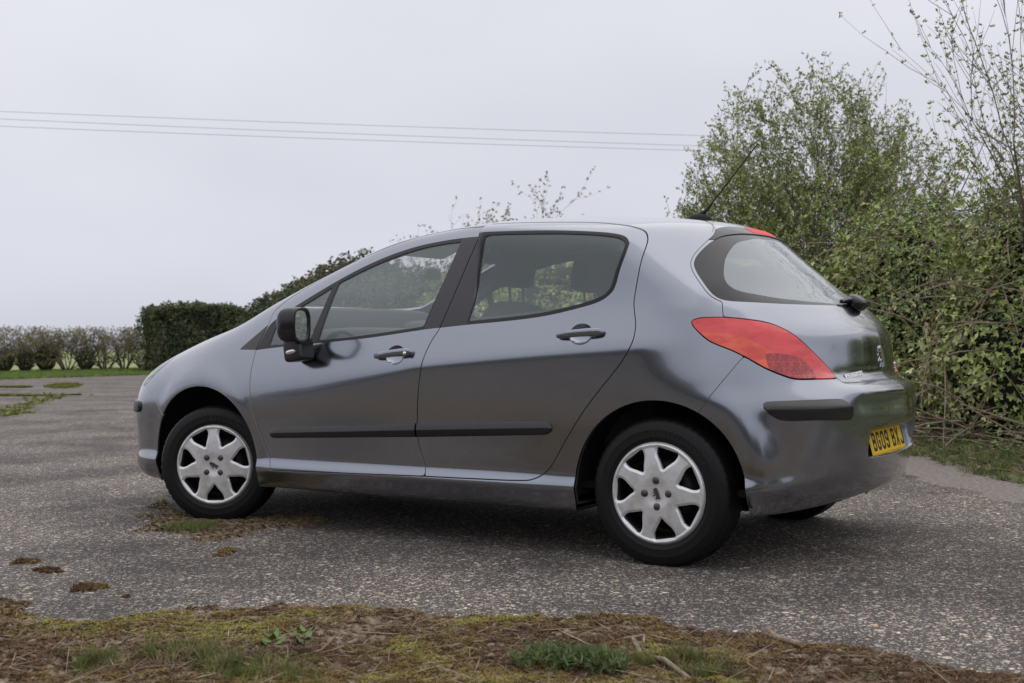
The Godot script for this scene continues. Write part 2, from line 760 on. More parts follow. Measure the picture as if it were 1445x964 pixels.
# [inside, outside, liner] of a panel with a shut line of width 2*gap
func panel(s: Surf, poly: PackedVector2Array, gap := 0.0022, view := 0, zmin := -1.0) -> Array:
	var d := dist(s, poly, view, zmin)
	var ins := clip(s, d, -gap, true)
	var outs := clip(s, d, gap, false)
	var ring := clip(s, d, 0.013, true)
	ring = clip(ring, ring.d, -0.013, false)
	return [ins, outs, ring.pushed(-0.0065)]

func cut(s: Surf, poly: PackedVector2Array, iso := 0.0, view := 0, zmin := -1.0) -> Array:
	var d := dist(s, poly, view, zmin)
	return [clip(s, d, iso, true), clip(s, d, iso, false)]

func both(s: Surf) -> Surf:
	var o := Surf.new()
	o.join(s)
	o.join(s.flipped())
	return o

# ---------------------------------------------------------------- the car
var M := {}

func materials() -> void:
	var paint := mat(Color(0.275, 0.292, 0.332), 0.19, 1.0)
	paint.clearcoat_enabled = true
	paint.clearcoat = 1.0
	paint.clearcoat_roughness = 0.03
	M.paint = paint
	M.black_gloss = mat(Color(0.012, 0.012, 0.014), 0.16)
	M.pillar = mat(Color(0.03, 0.028, 0.034), 0.22)
	M.rubber = mat(Color(0.012, 0.012, 0.012), 0.6)
	M.seal = mat(Color(0.008, 0.008, 0.009), 0.45)
	M.plastic = mat(Color(0.010, 0.010, 0.011), 0.27, 0.0, 0.6)
	M.brake = mat(Color(0.85, 0.018, 0.02), 0.4, 0.0, 0.3)
	M.liner = mat(Color(0.006, 0.006, 0.006), 0.9)
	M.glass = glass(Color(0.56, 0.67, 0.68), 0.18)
	M.glass_rear = glass(Color(0.60, 0.67, 0.70), 0.40)  # pale veil: the bright sky reflection is painted into this tint
	M.mirror = mat(Color(0.8, 0.82, 0.84), 0.03, 1.0)
	M.chrome = mat(Color(0.75, 0.75, 0.76), 0.12, 1.0)
	M.nut = mat(Color(0.10, 0.095, 0.09), 0.4, 0.8)
	M.cap = mat(Color(0.70, 0.70, 0.72), 0.30, 0.5)
	M.cap.albedo_color = Color(1, 1, 1)
	M.cap.albedo_texture = noise_tex(0.012, 5, [[0.2, 0.62, 0.61, 0.60], [0.45, 0.72, 0.715, 0.72], [0.7, 0.78, 0.78, 0.80]], 61, 256)
	M.cap.uv1_triplanar = true
	M.cap.uv1_scale = Vector3.ONE * 3.1
	M.cap.clearcoat_enabled = true
	M.cap.clearcoat = 0.5
	M.cap.clearcoat_roughness = 0.25
	M.steel = mat(Color(0.014, 0.012, 0.011), 0.55, 0.3)
	M.tyre = mat(Color(0.008, 0.008, 0.0085), 0.48, 0.0, 0.36)
	M.cloth = mat(Color(0.035, 0.036, 0.040), 0.9)
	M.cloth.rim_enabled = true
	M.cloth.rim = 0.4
	M.trim_grey = mat(Color(0.07, 0.072, 0.075), 0.75)
	M.lining = mat(Color(0.22, 0.22, 0.22), 0.85)
	for q in [["red", Color(0.62, 0.016, 0.020), Color(0.86, 0.055, 0.06)], ["orange", Color(0.70, 0.035, 0.015), Color(0.95, 0.12, 0.045)], ["deep_red", Color(0.26, 0.006, 0.009), Color(0.52, 0.018, 0.022)]]:
		var m := mat(Color(1, 1, 1), 0.2)
		m.albedo_color = Color(1, 1, 1)
		var mid: Color = (q[1] as Color).lerp(q[2], 0.6)
		m.albedo_texture = noise_tex(0.02, 3, [[0.25, q[1].r, q[1].g, q[1].b], [0.5, mid.r, mid.g, mid.b], [0.75, q[2].r, q[2].g, q[2].b]], 31, 256)
		m.uv1_triplanar = true
		m.uv1_scale = Vector3(1.6, 3.4, 1.6)
		m.clearcoat_enabled = true
		m.clearcoat = 1.0
		m.clearcoat_roughness = 0.02
		M[q[0]] = m
	# moulded reflex squares in the lower lens
	var rf := Image.create(64, 64, false, Image.FORMAT_RGB8)
	for y in 8:
		for x in 8:
			var k := rv(0.0, 1.0)
			var c := Color(0.30, 0.006, 0.010).lerp(Color(0.85, 0.07, 0.05), k * k).linear_to_srgb()
			rf.fill_rect(Rect2i(x * 8, y * 8, 8, 8), c)
			rf.fill_rect(Rect2i(x * 8, y * 8 + 7, 8, 1), Color(0.30, 0.02, 0.03))
	M.deep_red.albedo_texture = ImageTexture.create_from_image(rf)
	M.deep_red.uv1_scale = Vector3.ONE / 0.056
	M.yellow = mat(Color(0.92, 0.58, 0.012), 0.4)
	M.ink = mat(Color(0.01, 0.01, 0.01), 0.5)
	M.lamp_clear = glass(Color(0.92, 0.94, 0.95), 0.12, 0.03)
	M.lamp_back = mat(Color(0.95, 0.96, 0.97), 0.16, 1.0)

# the same surface as a part on the left and, mirrored, on the right
func pair(called: String, s: Surf, m: Material, left: Node, right: Node) -> void:
	put(called, s, m, left)
	put(called, s.flipped(), m, right)

const DOOR_F := [-0.915,1.035, -0.913,1.079, -0.880,1.122, -0.815,1.168, -0.65,1.252, -0.48,1.324, -0.31,1.382, -0.12,1.430, 0.03,1.454, 0.16,1.4635, 0.323,1.462, 0.313,1.408, 0.276,1.191, 0.226,0.990, 0.193,0.934, 0.166,0.870, 0.145,0.787, 0.126,0.674, 0.115,0.563, 0.111,0.488, 0.123,0.428, 0.146,0.355, 0.155,0.311, -0.088,0.307, -0.434,0.300, -0.799,0.293, -0.821,0.352, -0.852,0.417, -0.890,0.510, -0.923,0.602, -0.940,0.695, -0.947,0.801, -0.944,0.909, -0.926,0.972]
const DOOR_R := [0.323,1.462, 0.554,1.457, 0.789,1.445, 0.971,1.431, 1.106,1.410, 1.168,1.394, 1.210,1.373, 1.233,1.338, 1.234,1.284, 1.218,1.172, 1.205,1.084, 1.211,1.039, 1.223,0.981, 1.216,0.916, 1.185,0.858, 1.144,0.805, 1.037,0.687, 0.974,0.612, 0.894,0.502, 0.832,0.408, 0.795,0.364, 0.751,0.336, 0.695,0.320, 0.431,0.314, 0.155,0.311, 0.146,0.355, 0.123,0.428, 0.111,0.488, 0.115,0.563, 0.126,0.674, 0.145,0.787, 0.166,0.870, 0.193,0.934, 0.226,0.990, 0.276,1.191, 0.313,1.408]
const DLO_F := [-0.945,0.893, -0.924,0.957, -0.905,1.015, -0.865,1.051, -0.748,1.118, -0.621,1.183, -0.505,1.239, -0.369,1.297, -0.212,1.349, -0.053,1.385, 0.088,1.402, 0.214,1.410, 0.36,1.412, 0.31,1.191, 0.26,0.991, 0.135,0.981, -0.163,0.949, -0.375,0.933, -0.541,0.923, -0.752,0.909]
const QUARTER := [-0.857,0.914, -0.854,0.978, -0.848,1.034, -0.736,1.098, -0.609,1.163, -0.532,1.206, -0.553,1.069, -0.576,0.931, -0.707,0.923]
const GLASS_F := [-0.500,1.222, -0.359,1.279, -0.203,1.331, -0.046,1.368, 0.094,1.386, 0.215,1.392, 0.180,1.194, 0.129,0.994, -0.027,0.977, -0.167,0.963, -0.376,0.946, -0.520,0.937, -0.513,1.078]
const PILLAR_F := [0.219,1.42, 0.40,1.42, 0.36,1.191, 0.30,0.97, 0.133,0.97, 0.135,0.982, 0.182,1.194]
const DLO_R := [0.20,1.4125, 0.415,1.415, 0.440,1.416, 0.663,1.408, 0.837,1.398, 0.993,1.384, 1.099,1.369, 1.146,1.352, 1.166,1.324, 1.158,1.279, 1.135,1.212, 1.112,1.137, 1.088,1.110, 1.048,1.086, 0.967,1.064, 0.799,1.032, 0.622,1.014, 0.363,0.998, 0.15,0.982, 0.20,1.190]
const GLASS_R := [0.440,1.394, 0.467,1.400, 0.666,1.393, 0.840,1.384, 0.996,1.370, 1.095,1.356, 1.134,1.343, 1.151,1.323, 1.143,1.280, 1.119,1.215, 1.096,1.144, 1.073,1.118, 1.038,1.100, 0.960,1.078, 0.793,1.047, 0.619,1.029, 0.377,1.014]
const PILLAR_R := [0.20,1.42, 0.432,1.42, 0.374,1.02, 0.366,0.97, 0.10,0.97, 0.20,1.190]
const SAIL := [-1.074,0.896, -0.999,0.955, -0.915,1.022, -0.90,0.968, -0.90,0.893]
const GLASS_TAIL := [2.209,1.393, 1.960,1.390, 1.804,1.384, 1.628,1.366, 1.533,1.327, 1.479,1.280, 1.462,1.242, 1.472,1.210, 1.510,1.158, 1.556,1.104, 1.603,1.079, 1.713,1.070, 1.930,1.062, 2.258,1.061, 2.9,1.061, 2.9,1.396]
const CLEAR_TAIL := [2.102,1.371, 1.900,1.357, 1.748,1.336, 1.651,1.278, 1.619,1.212, 1.623,1.160, 1.665,1.126, 1.748,1.109, 1.890,1.090, 2.100,1.078, 2.264,1.073, 2.9,1.073, 2.9,1.376]
const LAMP := [1.468,0.996, 1.492,1.006, 1.539,1.009, 1.600,1.009, 1.700,0.998, 1.785,0.983, 1.861,0.951, 1.923,0.909, 1.983,0.859, 2.050,0.805, 2.103,0.762, 2.092,0.758, 1.948,0.759, 1.870,0.761, 1.820,0.776, 1.754,0.805, 1.691,0.843, 1.629,0.876, 1.542,0.913, 1.493,0.955, 1.471,0.981]
const LAMP_LOW := [1.480,0.950, 1.595,0.945, 1.655,0.938, 1.693,0.920, 1.745,0.895, 1.801,0.860, 1.850,0.820, 1.90,0.74, 1.82,0.74, 1.754,0.780, 1.691,0.82, 1.629,0.85, 1.542,0.89]
const LAMP_DEEP := [1.755,0.865, 1.82,0.862, 1.90,0.845, 1.955,0.80, 1.975,0.74, 1.87,0.74, 1.81,0.76, 1.77,0.80]
const TAILGATE := [1.598,1.071, 1.598,1.042, 1.600,1.011, 1.700,1.000, 1.785,0.985, 1.861,0.953, 1.923,0.911, 1.983,0.861, 2.050,0.807, 2.104,0.760, 2.117,0.742, 2.170,0.739, 2.395,0.742, 2.9,0.743, 2.9,1.447, 1.55,1.447, 1.585,1.40, 1.570,1.373, 1.520,1.338, 1.466,1.286, 1.448,1.243, 1.460,1.206, 1.499,1.153, 1.547,1.097]
const SPOILER := [1.500,1.345, 1.535,1.378, 1.60,1.402, 1.68,1.416, 1.86,1.422, 2.9,1.426, 2.9,1.35, 1.7,1.35]
const BUMPER_R := [1.672,0.851, 1.629,0.799, 1.587,0.749, 1.543,0.695, 1.500,0.632, 1.40,0.50, 1.40,0.10, 2.9,0.10, 2.9,0.743, 2.395,0.742, 2.170,0.739, 2.12,0.740, 2.103,0.757, 1.948,0.757, 1.870,0.759, 1.820,0.774, 1.754,0.803, 1.691,0.841]
const BUMPER_TRIM := [1.735,0.666, 1.741,0.673, 1.870,0.678, 2.043,0.679, 2.065,0.674, 2.083,0.659, 2.100,0.640, 2.112,0.599, 2.089,0.595, 1.924,0.600, 1.805,0.601, 1.769,0.617, 1.748,0.641]
const HEADLIGHT := [-1.90,0.705, -2.02,0.765, -2.00,0.80, -1.93,0.84, -1.83,0.868, -1.80,0.872, -1.725,0.849, -1.742,0.815, -1.771,0.772, -1.809,0.718, -1.86,0.70]
const BUMPER_F := [-1.60,0.53, -1.635,0.562, -1.723,0.646, -1.803,0.695, -1.87,0.70, -2.02,0.765, -2.9,0.78, -2.9,0.05, -1.45,0.05, -1.50,0.45]
const BONNET := [-1.10,-0.1, -1.10,0.3, -1.07,0.55, -1.02,0.66, -1.08,0.70, -1.35,0.69, -1.65,0.655, -1.85,0.60, -1.98,0.48, -2.05,0.3, -2.08,-0.1]
const SCREEN := [-1.06,-0.1, -1.05,0.3, -1.01,0.52, -0.965,0.605, -0.90,0.61, -0.60,0.575, -0.30,0.53, -0.22,0.50, -0.20,0.3, -0.195,-0.1]

func strip(x0: float, x1: float, t0: float, t1: float, b0: float, b1: float, round0: float, round1: float) -> Surf:
	var pts := PackedVector3Array()
	var nc := 64
	var sec := [[0.0, -0.002], [0.02, 0.008], [0.08, 0.0115], [0.46, 0.0185], [0.52, 0.0185], [0.90, 0.0145], [0.97, 0.010], [1.0, -0.002]]
	var centre := Vector3.ZERO
	for k in sec.size():
		for c in nc:
			var u := float(c) / (nc - 1)
			u = u * 0.5 + ss(0.0, 1.0, u) * 0.5
			var x := lerpf(x0, x1, u)
			var e := 1.0
			if round0 > 0.0:
				e = minf(e, sqrt(maxf(0.0, 1.0 - pow(clampf(1.0 - (x - x0) / round0, 0.0, 1.0), 2.0))))
			if round1 > 0.0:
				e = minf(e, sqrt(maxf(0.0, 1.0 - pow(clampf(1.0 - (x1 - x) / round1, 0.0, 1.0), 2.0))))
			var top := lerpf(t0, t1, u)
			var bot := lerpf(b0, b1, u)
			var mid := lerpf(bot, top, 0.45)
			var y := lerpf(top, bot, sec[k][0])
			y = mid + (y - mid) * maxf(e, 0.02)
			var q := skin(x, y)
			pts.append(q + Vector3(0, 0, sec[k][1] * (0.25 + 0.75 * e)))
			centre += pts[-1]
	return grid(pts, sec.size(), nc, false, centre / pts.size() - Vector3(0, 0, 0.3))

func handle_bar(a: Vector2, b: Vector2) -> Surf:
	var pts := PackedVector3Array()
	var nk := 22
	var centre := Vector3.ZERO
	for i in nk:
		var u := float(i) / (nk - 1)
		var q := a.lerp(b, u)
		var c := skin(q.x, q.y)
		var nn := slope(c)
		var lift := 0.010 + 0.020 * pow(maxf(0.0, sin(PI * clampf(u, 0.0, 1.0))), 0.45)
		var e := sqrt(maxf(0.0, 1.0 - pow(absf(2.0 * u - 1.0), 8.0)))
		var hh := lerpf(0.0135, 0.0185, u) * e + 0.0005
		var hw := 0.0095 * e + 0.0004
		for j in 14:
			var w := TAU * j / 14.0
			pts.append(c + nn * (lift + hw * cos(w)) + Vector3(0, 1, 0) * hh * signf(sin(w)) * pow(absf(sin(w)), 0.75))
		centre += c + nn * lift
	return grid(pts, nk, 14, true, centre / nk)

func dished(s: Surf, poly: PackedVector2Array, r: float, depth: float) -> Surf:
	var d := dist(s, poly)
	for i in s.p.size():
		var e := clampf(1.0 + d[i] / r, 0.0, 1.0)
		s.p[i] -= s.n[i] * depth * sqrt(1.0 - e * e)
	renormal(s)
	return s

func ellipse(c: Vector2, rx: float, ry: float) -> PackedVector2Array:
	var o := PackedVector2Array()
	for i in 40:
		o.append(c + Vector2(cos(TAU * i / 40) * rx, sin(TAU * i / 40) * ry))
	return o

func skin_rear(z: float, y: float) -> Vector3:
	return Vector3(1.2, y, z) + Vector3(1, 0, 0) * root(Vector3(1.2, y, z), Vector3(1, 0, 0), 0.1, 0.9)

# a frame on the tail: x to the right as seen from behind, y up the surface, z outwards
func tail_frame(z: float, y: float, out := 0.0) -> Transform3D:
	var q := skin_rear(z, y)
	var nn := slope(q)
	var x := Vector3(0, 0, -1)
	x = (x - nn * x.dot(nn)).normalized()
	return Transform3D(Basis(x, nn.cross(x), nn), q + nn * out)

func door_set(car: Node3D, called: String, d: Surf, dlo: Array, glasses: Array, pillar: Array, bar: Array, cup: Vector2, st: Surf, labels: Array) -> Array:
	var a := cut(d, smooth(dlo, 40.0))
	var leaf: Surf = a[1]
	var open: Surf = a[0]
	var cupp := ellipse(cup, 0.057, 0.046)
	var b := cut(leaf, cupp)
	leaf = b[1]
	var dish := dished(b[0], cupp, 0.046, 0.026)
	var out := [leaf]
	var panes := []
	for g in glasses:
		a = cut(open, smooth(g, 40.0))
		panes.append(a[0].pushed(-0.004))
		open = a[1]
	a = cut(open, smooth(pillar, 40.0))
	for side in 2:
		var root_part := put(called, hemmed(leaf) if side == 0 else hemmed(leaf).flipped(), M.paint, car, labels[side])
		var f := func(s: Surf) -> Surf: return s if side == 0 else s.flipped()
		for g in panes:
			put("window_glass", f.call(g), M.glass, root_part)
		put("pillar_trim", f.call(hemmed(a[0].pushed(0.0012), 0.01)), M.pillar, root_part)
		put("window_seal", f.call(hemmed(a[1].pushed(0.001), 0.014)), M.seal, root_part)
		put("handle_recess", f.call(dish), M.paint, root_part)
		var h := put("door_handle", f.call(handle_bar(bar[0], bar[1])), M.paint, root_part)
		put("protection_strip", f.call(st), M.plastic, root_part)
		if called == "front_door":
			var lc := skin(bar[1].x - 0.030, bar[1].y - 0.003)
			put("door_lock", f.call(blob(Vector3(0.02, 0.02, 0.012), Transform3D(Basis(), lc + Vector3(0, 0, 0.031)), 0.9, 16, 8)), M.chrome, root_part)
	return out

func build_car() -> void:
	materials()
	var car := node("hatchback_car", self)
	tag(car, "dark grey metallic five-door hatchback parked on the worn concrete with silver wheel covers", "car")
	var tq := Time.get_ticks_msec()
	var s := shell_half()
	s = cut(s, arch(Vector2(1.306, 0.30), 0.377, 0.929, 1.683), 0.0, 2, 0.5)[1]
	s = cut(s, arch(Vector2(-1.302, 0.305), 0.402, -1.704, -0.90), 0.0, 2, 0.45)[1]
	var liners := Surf.new()
	var r := panel(s, smooth(DOOR_F), 0.003, 0, 0.4)
	var door_f: Surf = r[0]
	liners.join(r[2])
	s = r[1]
	r = panel(s, smooth(DOOR_R), 0.003, 0, 0.4)
	var door_r: Surf = r[0]
	liners.join(r[2])
	s = r[1]
	r = panel(s, smooth(LAMP), 0.0026)
	var lamp: Surf = r[0]
	s = r[1]
	liners.join(r[2])
	r = panel(s, smooth(TAILGATE))
	var gate: Surf = r[0]
	s = r[1]
	liners.join(r[2])
	r = panel(s, smooth(BUMPER_R), 0.0016)
	var bump_r: Surf = r[0]
	s = r[1]
	liners.join(r[2])
	r = panel(s, smooth(HEADLIGHT), 0.0015)
	var head: Surf = r[0]
	s = r[1]
	liners.join(r[2])
	r = panel(s, smooth(BUMPER_F), 0.0016)
	var bump_f: Surf = r[0]
	s = r[1]
	liners.join(r[2])
	r = panel(s, smooth(BONNET), 0.002, 1)
	var bonnet: Surf = r[0]
	s = r[1]
	liners.join(r[2])
	r = cut(s, smooth(SCREEN), 0.0, 1)
	var screen: Surf = r[0]
	s = r[1]
	r = cut(s, smooth(SAIL))
	var sail: Surf = r[0]
	s = r[1]
	put("body_shell", both(hemmed(s)), M.paint, car)
	put("shut_line_shade", both(liners), M.liner, car)  # black strips added behind the gaps to keep them dark against cabin light
	put("bonnet", both(hemmed(bonnet)), M.paint, car)
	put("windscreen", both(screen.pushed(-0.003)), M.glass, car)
	pair("scuttle_trim", hemmed(sail.pushed(0.001), 0.01), M.plastic, car, car)
	# doors
	var st := strip(-0.808, 0.1085, 0.504, 0.552, 0.452, 0.488, 0.035, 0.0)
	door_set(car, "front_door", door_f, DLO_F, [QUARTER, GLASS_F], PILLAR_F, [Vector2(-0.126, 0.853), Vector2(0.099, 0.8745)], Vector2(-0.008, 0.864), st, ["near-side front door", "far-side front door"])
	st = strip(0.1185, 0.830, 0.553, 0.582, 0.488, 0.521, 0.0, 0.045)
	door_set(car, "rear_door", door_r, DLO_R, [GLASS_R], PILLAR_R, [Vector2(0.857, 0.938), Vector2(1.086, 0.953)], Vector2(0.972, 0.948), st, ["near-side rear door", "far-side rear door"])
	# tailgate
	r = cut(gate, smooth(GLASS_TAIL))
	var pane: Surf = r[0]
	gate = r[1]
	r = cut(gate, smooth(SPOILER))
	var lip: Surf = r[0]
	gate = r[1]
	var g := put("tailgate", both(hemmed(gate)), M.paint, car)
	r = cut(pane, smooth(CLEAR_TAIL))
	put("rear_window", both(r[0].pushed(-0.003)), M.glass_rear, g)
	put("window_border", both(r[1].pushed(-0.003)), M.black_gloss, g)
	r = cut(lip, pairs([-0.1, 1.398, 0.150, 1.398, 0.150, 1.44, -0.1, 1.44]), 0.0, 3)
	put("brake_light", both(hemmed(r[0].pushed(0.003), 0.02)), M.brake, g)
	put("window_spoiler", both(hemmed(r[1].pushed(0.002), 0.02)), M.black_gloss, g)
	tail_marks(g)
	wiper(g)
	# lamps and bumpers
	r = cut(lamp.pushed(0.003), smooth(LAMP_LOW))
	var up: Surf = r[1]
	r = cut(r[0], smooth(LAMP_DEEP))
	var low: Surf = r[1]
	var deep: Surf = r[0]
	var r2 := cut(up, smooth(LAMP_DEEP))
	deep.join(r2[0])
	up = r2[1]
	for side in 2:
		var f := func(q: Surf) -> Surf: return q if side == 0 else q.flipped()
		var o := put("tail_light", f.call(hemmed(up, 0.02)), M.red, car)
		put("indicator_lens", f.call(low), M.orange, o)
		put("reversing_lens", f.call(deep), M.deep_red, o)
		o = put("headlight", f.call(hemmed(head.pushed(0.001), 0.02)), M.lamp_clear, car)
		put("reflector", f.call(head.pushed(-0.03)), M.lamp_back, o)
	r = cut(bump_r, smooth(BUMPER_TRIM), 0.0)
	var rub: Surf = r[0]
	bump_r = r[1]
	var hole := PackedVector2Array()
	for q in smooth([-0.36, 0.437, -0.34, 0.428, 0.0, 0.426, 0.34, 0.428, 0.36, 0.437, 0.36, 0.535, 0.34, 0.550, 0.0, 0.553, -0.34, 0.550, -0.36, 0.535], 80.0, 3):
		hole.append(q)
	bump_r = cut(bump_r, hole, 0.0, 3)[1]
	var bp := put("rear_bumper", both(hemmed(bump_r, 0.02, 0.0015)), M.paint, car)
	for i in rub.p.size():
		rub.p[i] += rub.n[i] * (0.005 + 0.012 * clampf((rub.p[i].y - 0.60) / 0.045, 0.0, 1.0) - 0.014 * clampf((rub.p[i].y - 0.650) / 0.027, 0.0, 1.0))
	renormal(rub)
	pair("bumper_strip", hemmed(rub, 0.02, 0.002), M.plastic, bp, bp)
	plate(bp, hole)
	r = cut(bump_f, smooth([-1.84,0.600, -1.86,0.612, -2.60,0.612, -2.62,0.60, -2.62,0.562, -2.60,0.552, -1.86,0.556, -1.84,0.565]))
	var nub: Surf = r[0]
	bump_f = r[1]
	bp = put("front_bumper", both(hemmed(bump_f, 0.02, 0.0015)), M.paint, car)
	put("bumper_strip", both(hemmed(nub.pushed(0.014), 0.03, 0.004)), M.plastic, bp)
	# arches, floor
	for q in [[1.306, 0.30, 0.377], [-1.302, 0.305, 0.402]]:
		var pts := PackedVector3Array()
		for k in [[0.004, 0], [0.03, 1], [0.03, 2], [-0.02, 3], [-0.33, 3]]:
			for j in 49:
				var a: float = -0.11 + (PI + 0.22) * j / 48.0
				var c: Vector2 = Vector2(q[0], q[1]) + Vector2(cos(a), sin(a)) * (q[2] + k[0])
				var edge := side_z(c.x, clampf(c.y, 0.25, 0.66)) - 0.016
				pts.append(Vector3(c.x, c.y, [edge, edge - 0.03, 0.60, 0.55][k[1]]))
		pair("wheel_arch_liner", grid(pts, 5, 49), M.liner, car, car)
	var fl := Surf.new()
	fl.join(box(Vector3(3.3, 0.02, 1.1), Transform3D(Basis(), Vector3(0.05, 0.215, 0)), 0.004))
	fl.join(box(Vector3(1.0, 0.10, 1.05), Transform3D(Basis(), Vector3(-1.4, 0.24, 0)), 0.01))
	fl.join(box(Vector3(0.45, 0.16, 0.9), Transform3D(Basis(), Vector3(1.72, 0.33, 0)), 0.03))
	put("underbody", fl, M.liner, car)
	put("exhaust", tube([Vector3(1.2, 0.24, -0.36), Vector3(1.55, 0.235, -0.38), Vector3(1.78, 0.225, -0.40), Vector3(1.81, 0.205, -0.40)], 0.022, 14), M.nut, car)
	# lining
	var inner := Surf.new()
	for q in [s, door_f, door_r]:
		var keep := PackedFloat32Array()
		keep.resize(q.p.size())
		for i in q.p.size():
			keep[i] = -0.88 - q.p[i].x
			if q == door_f or q == door_r:
				keep[i] = maxf(keep[i], q.p[i].y - Lyb.f(q.p[i].x) + 0.004)
		inner.join(clip(q, keep, 0.0, true).pushed(-0.028))
	put("cabin_lining", both(inner), M.trim_grey, car)
	cabin(car)
	for side in [1.0, -1.0]:
		var sill := PackedVector3Array()
		for i in 30:
			var x := lerpf(-0.84, 1.06, i / 29.0)
			sill.append(Vector3(x, Lyb.f(x) + 0.002, side * (side_z(x, Lyb.f(x)) - 0.026)))
		put("window_sill_trim", tube(sill, 0.016, 10), M.seal, car)
	mirrors(car)
	var aer := Surf.new()
	aer.join(blob(Vector3(0.105, 0.05, 0.042), Transform3D(Basis(Vector3.BACK, -0.05), Vector3(1.135, 1.497, 0)), 0.85))
	aer.join(tube([Vector3(1.11, 1.50, 0), Vector3(1.145, 1.517, 0), Vector3(1.175, 1.537, 0), Vector3(1.20, 1.566, 0)], [0.015, 0.013, 0.008, 0.005], 10))
	aer.join(tube([Vector3(1.19, 1.556, 0), Vector3(1.31, 1.69, 0), Vector3(1.429, 1.825, 0)], [0.0042, 0.0034, 0.0028], 8))
	put("aerial", aer, M.rubber, car)
	var w := make_wheel(car)
	w.position = Vector3(1.304, 0.2963, 0)
	w.rotation.z = 0.0
	for q in [[Vector3(-1.304, 0.2963, 0.68), 0.405], [Vector3(1.304, 0.2963, 0), PI], [Vector3(-1.304, 0.2963, -0.68), PI + 0.405]]:
		var c := w.duplicate()
		c.name = numbered(car, "wheel")
		car.add_child(c, true)
		c.position = q[0]
		c.rotation.y = q[1]
		if absf(c.position.z) > 0.5:
			for k in c.get_children():
				k.position.z -= 0.68
				if not String(k.name).begins_with("tyre") and not String(k.name).begins_with("sidewall"):
					k.transform = Transform3D(Basis(Vector3.BACK, 0.74), Vector3.ZERO) * k.transform

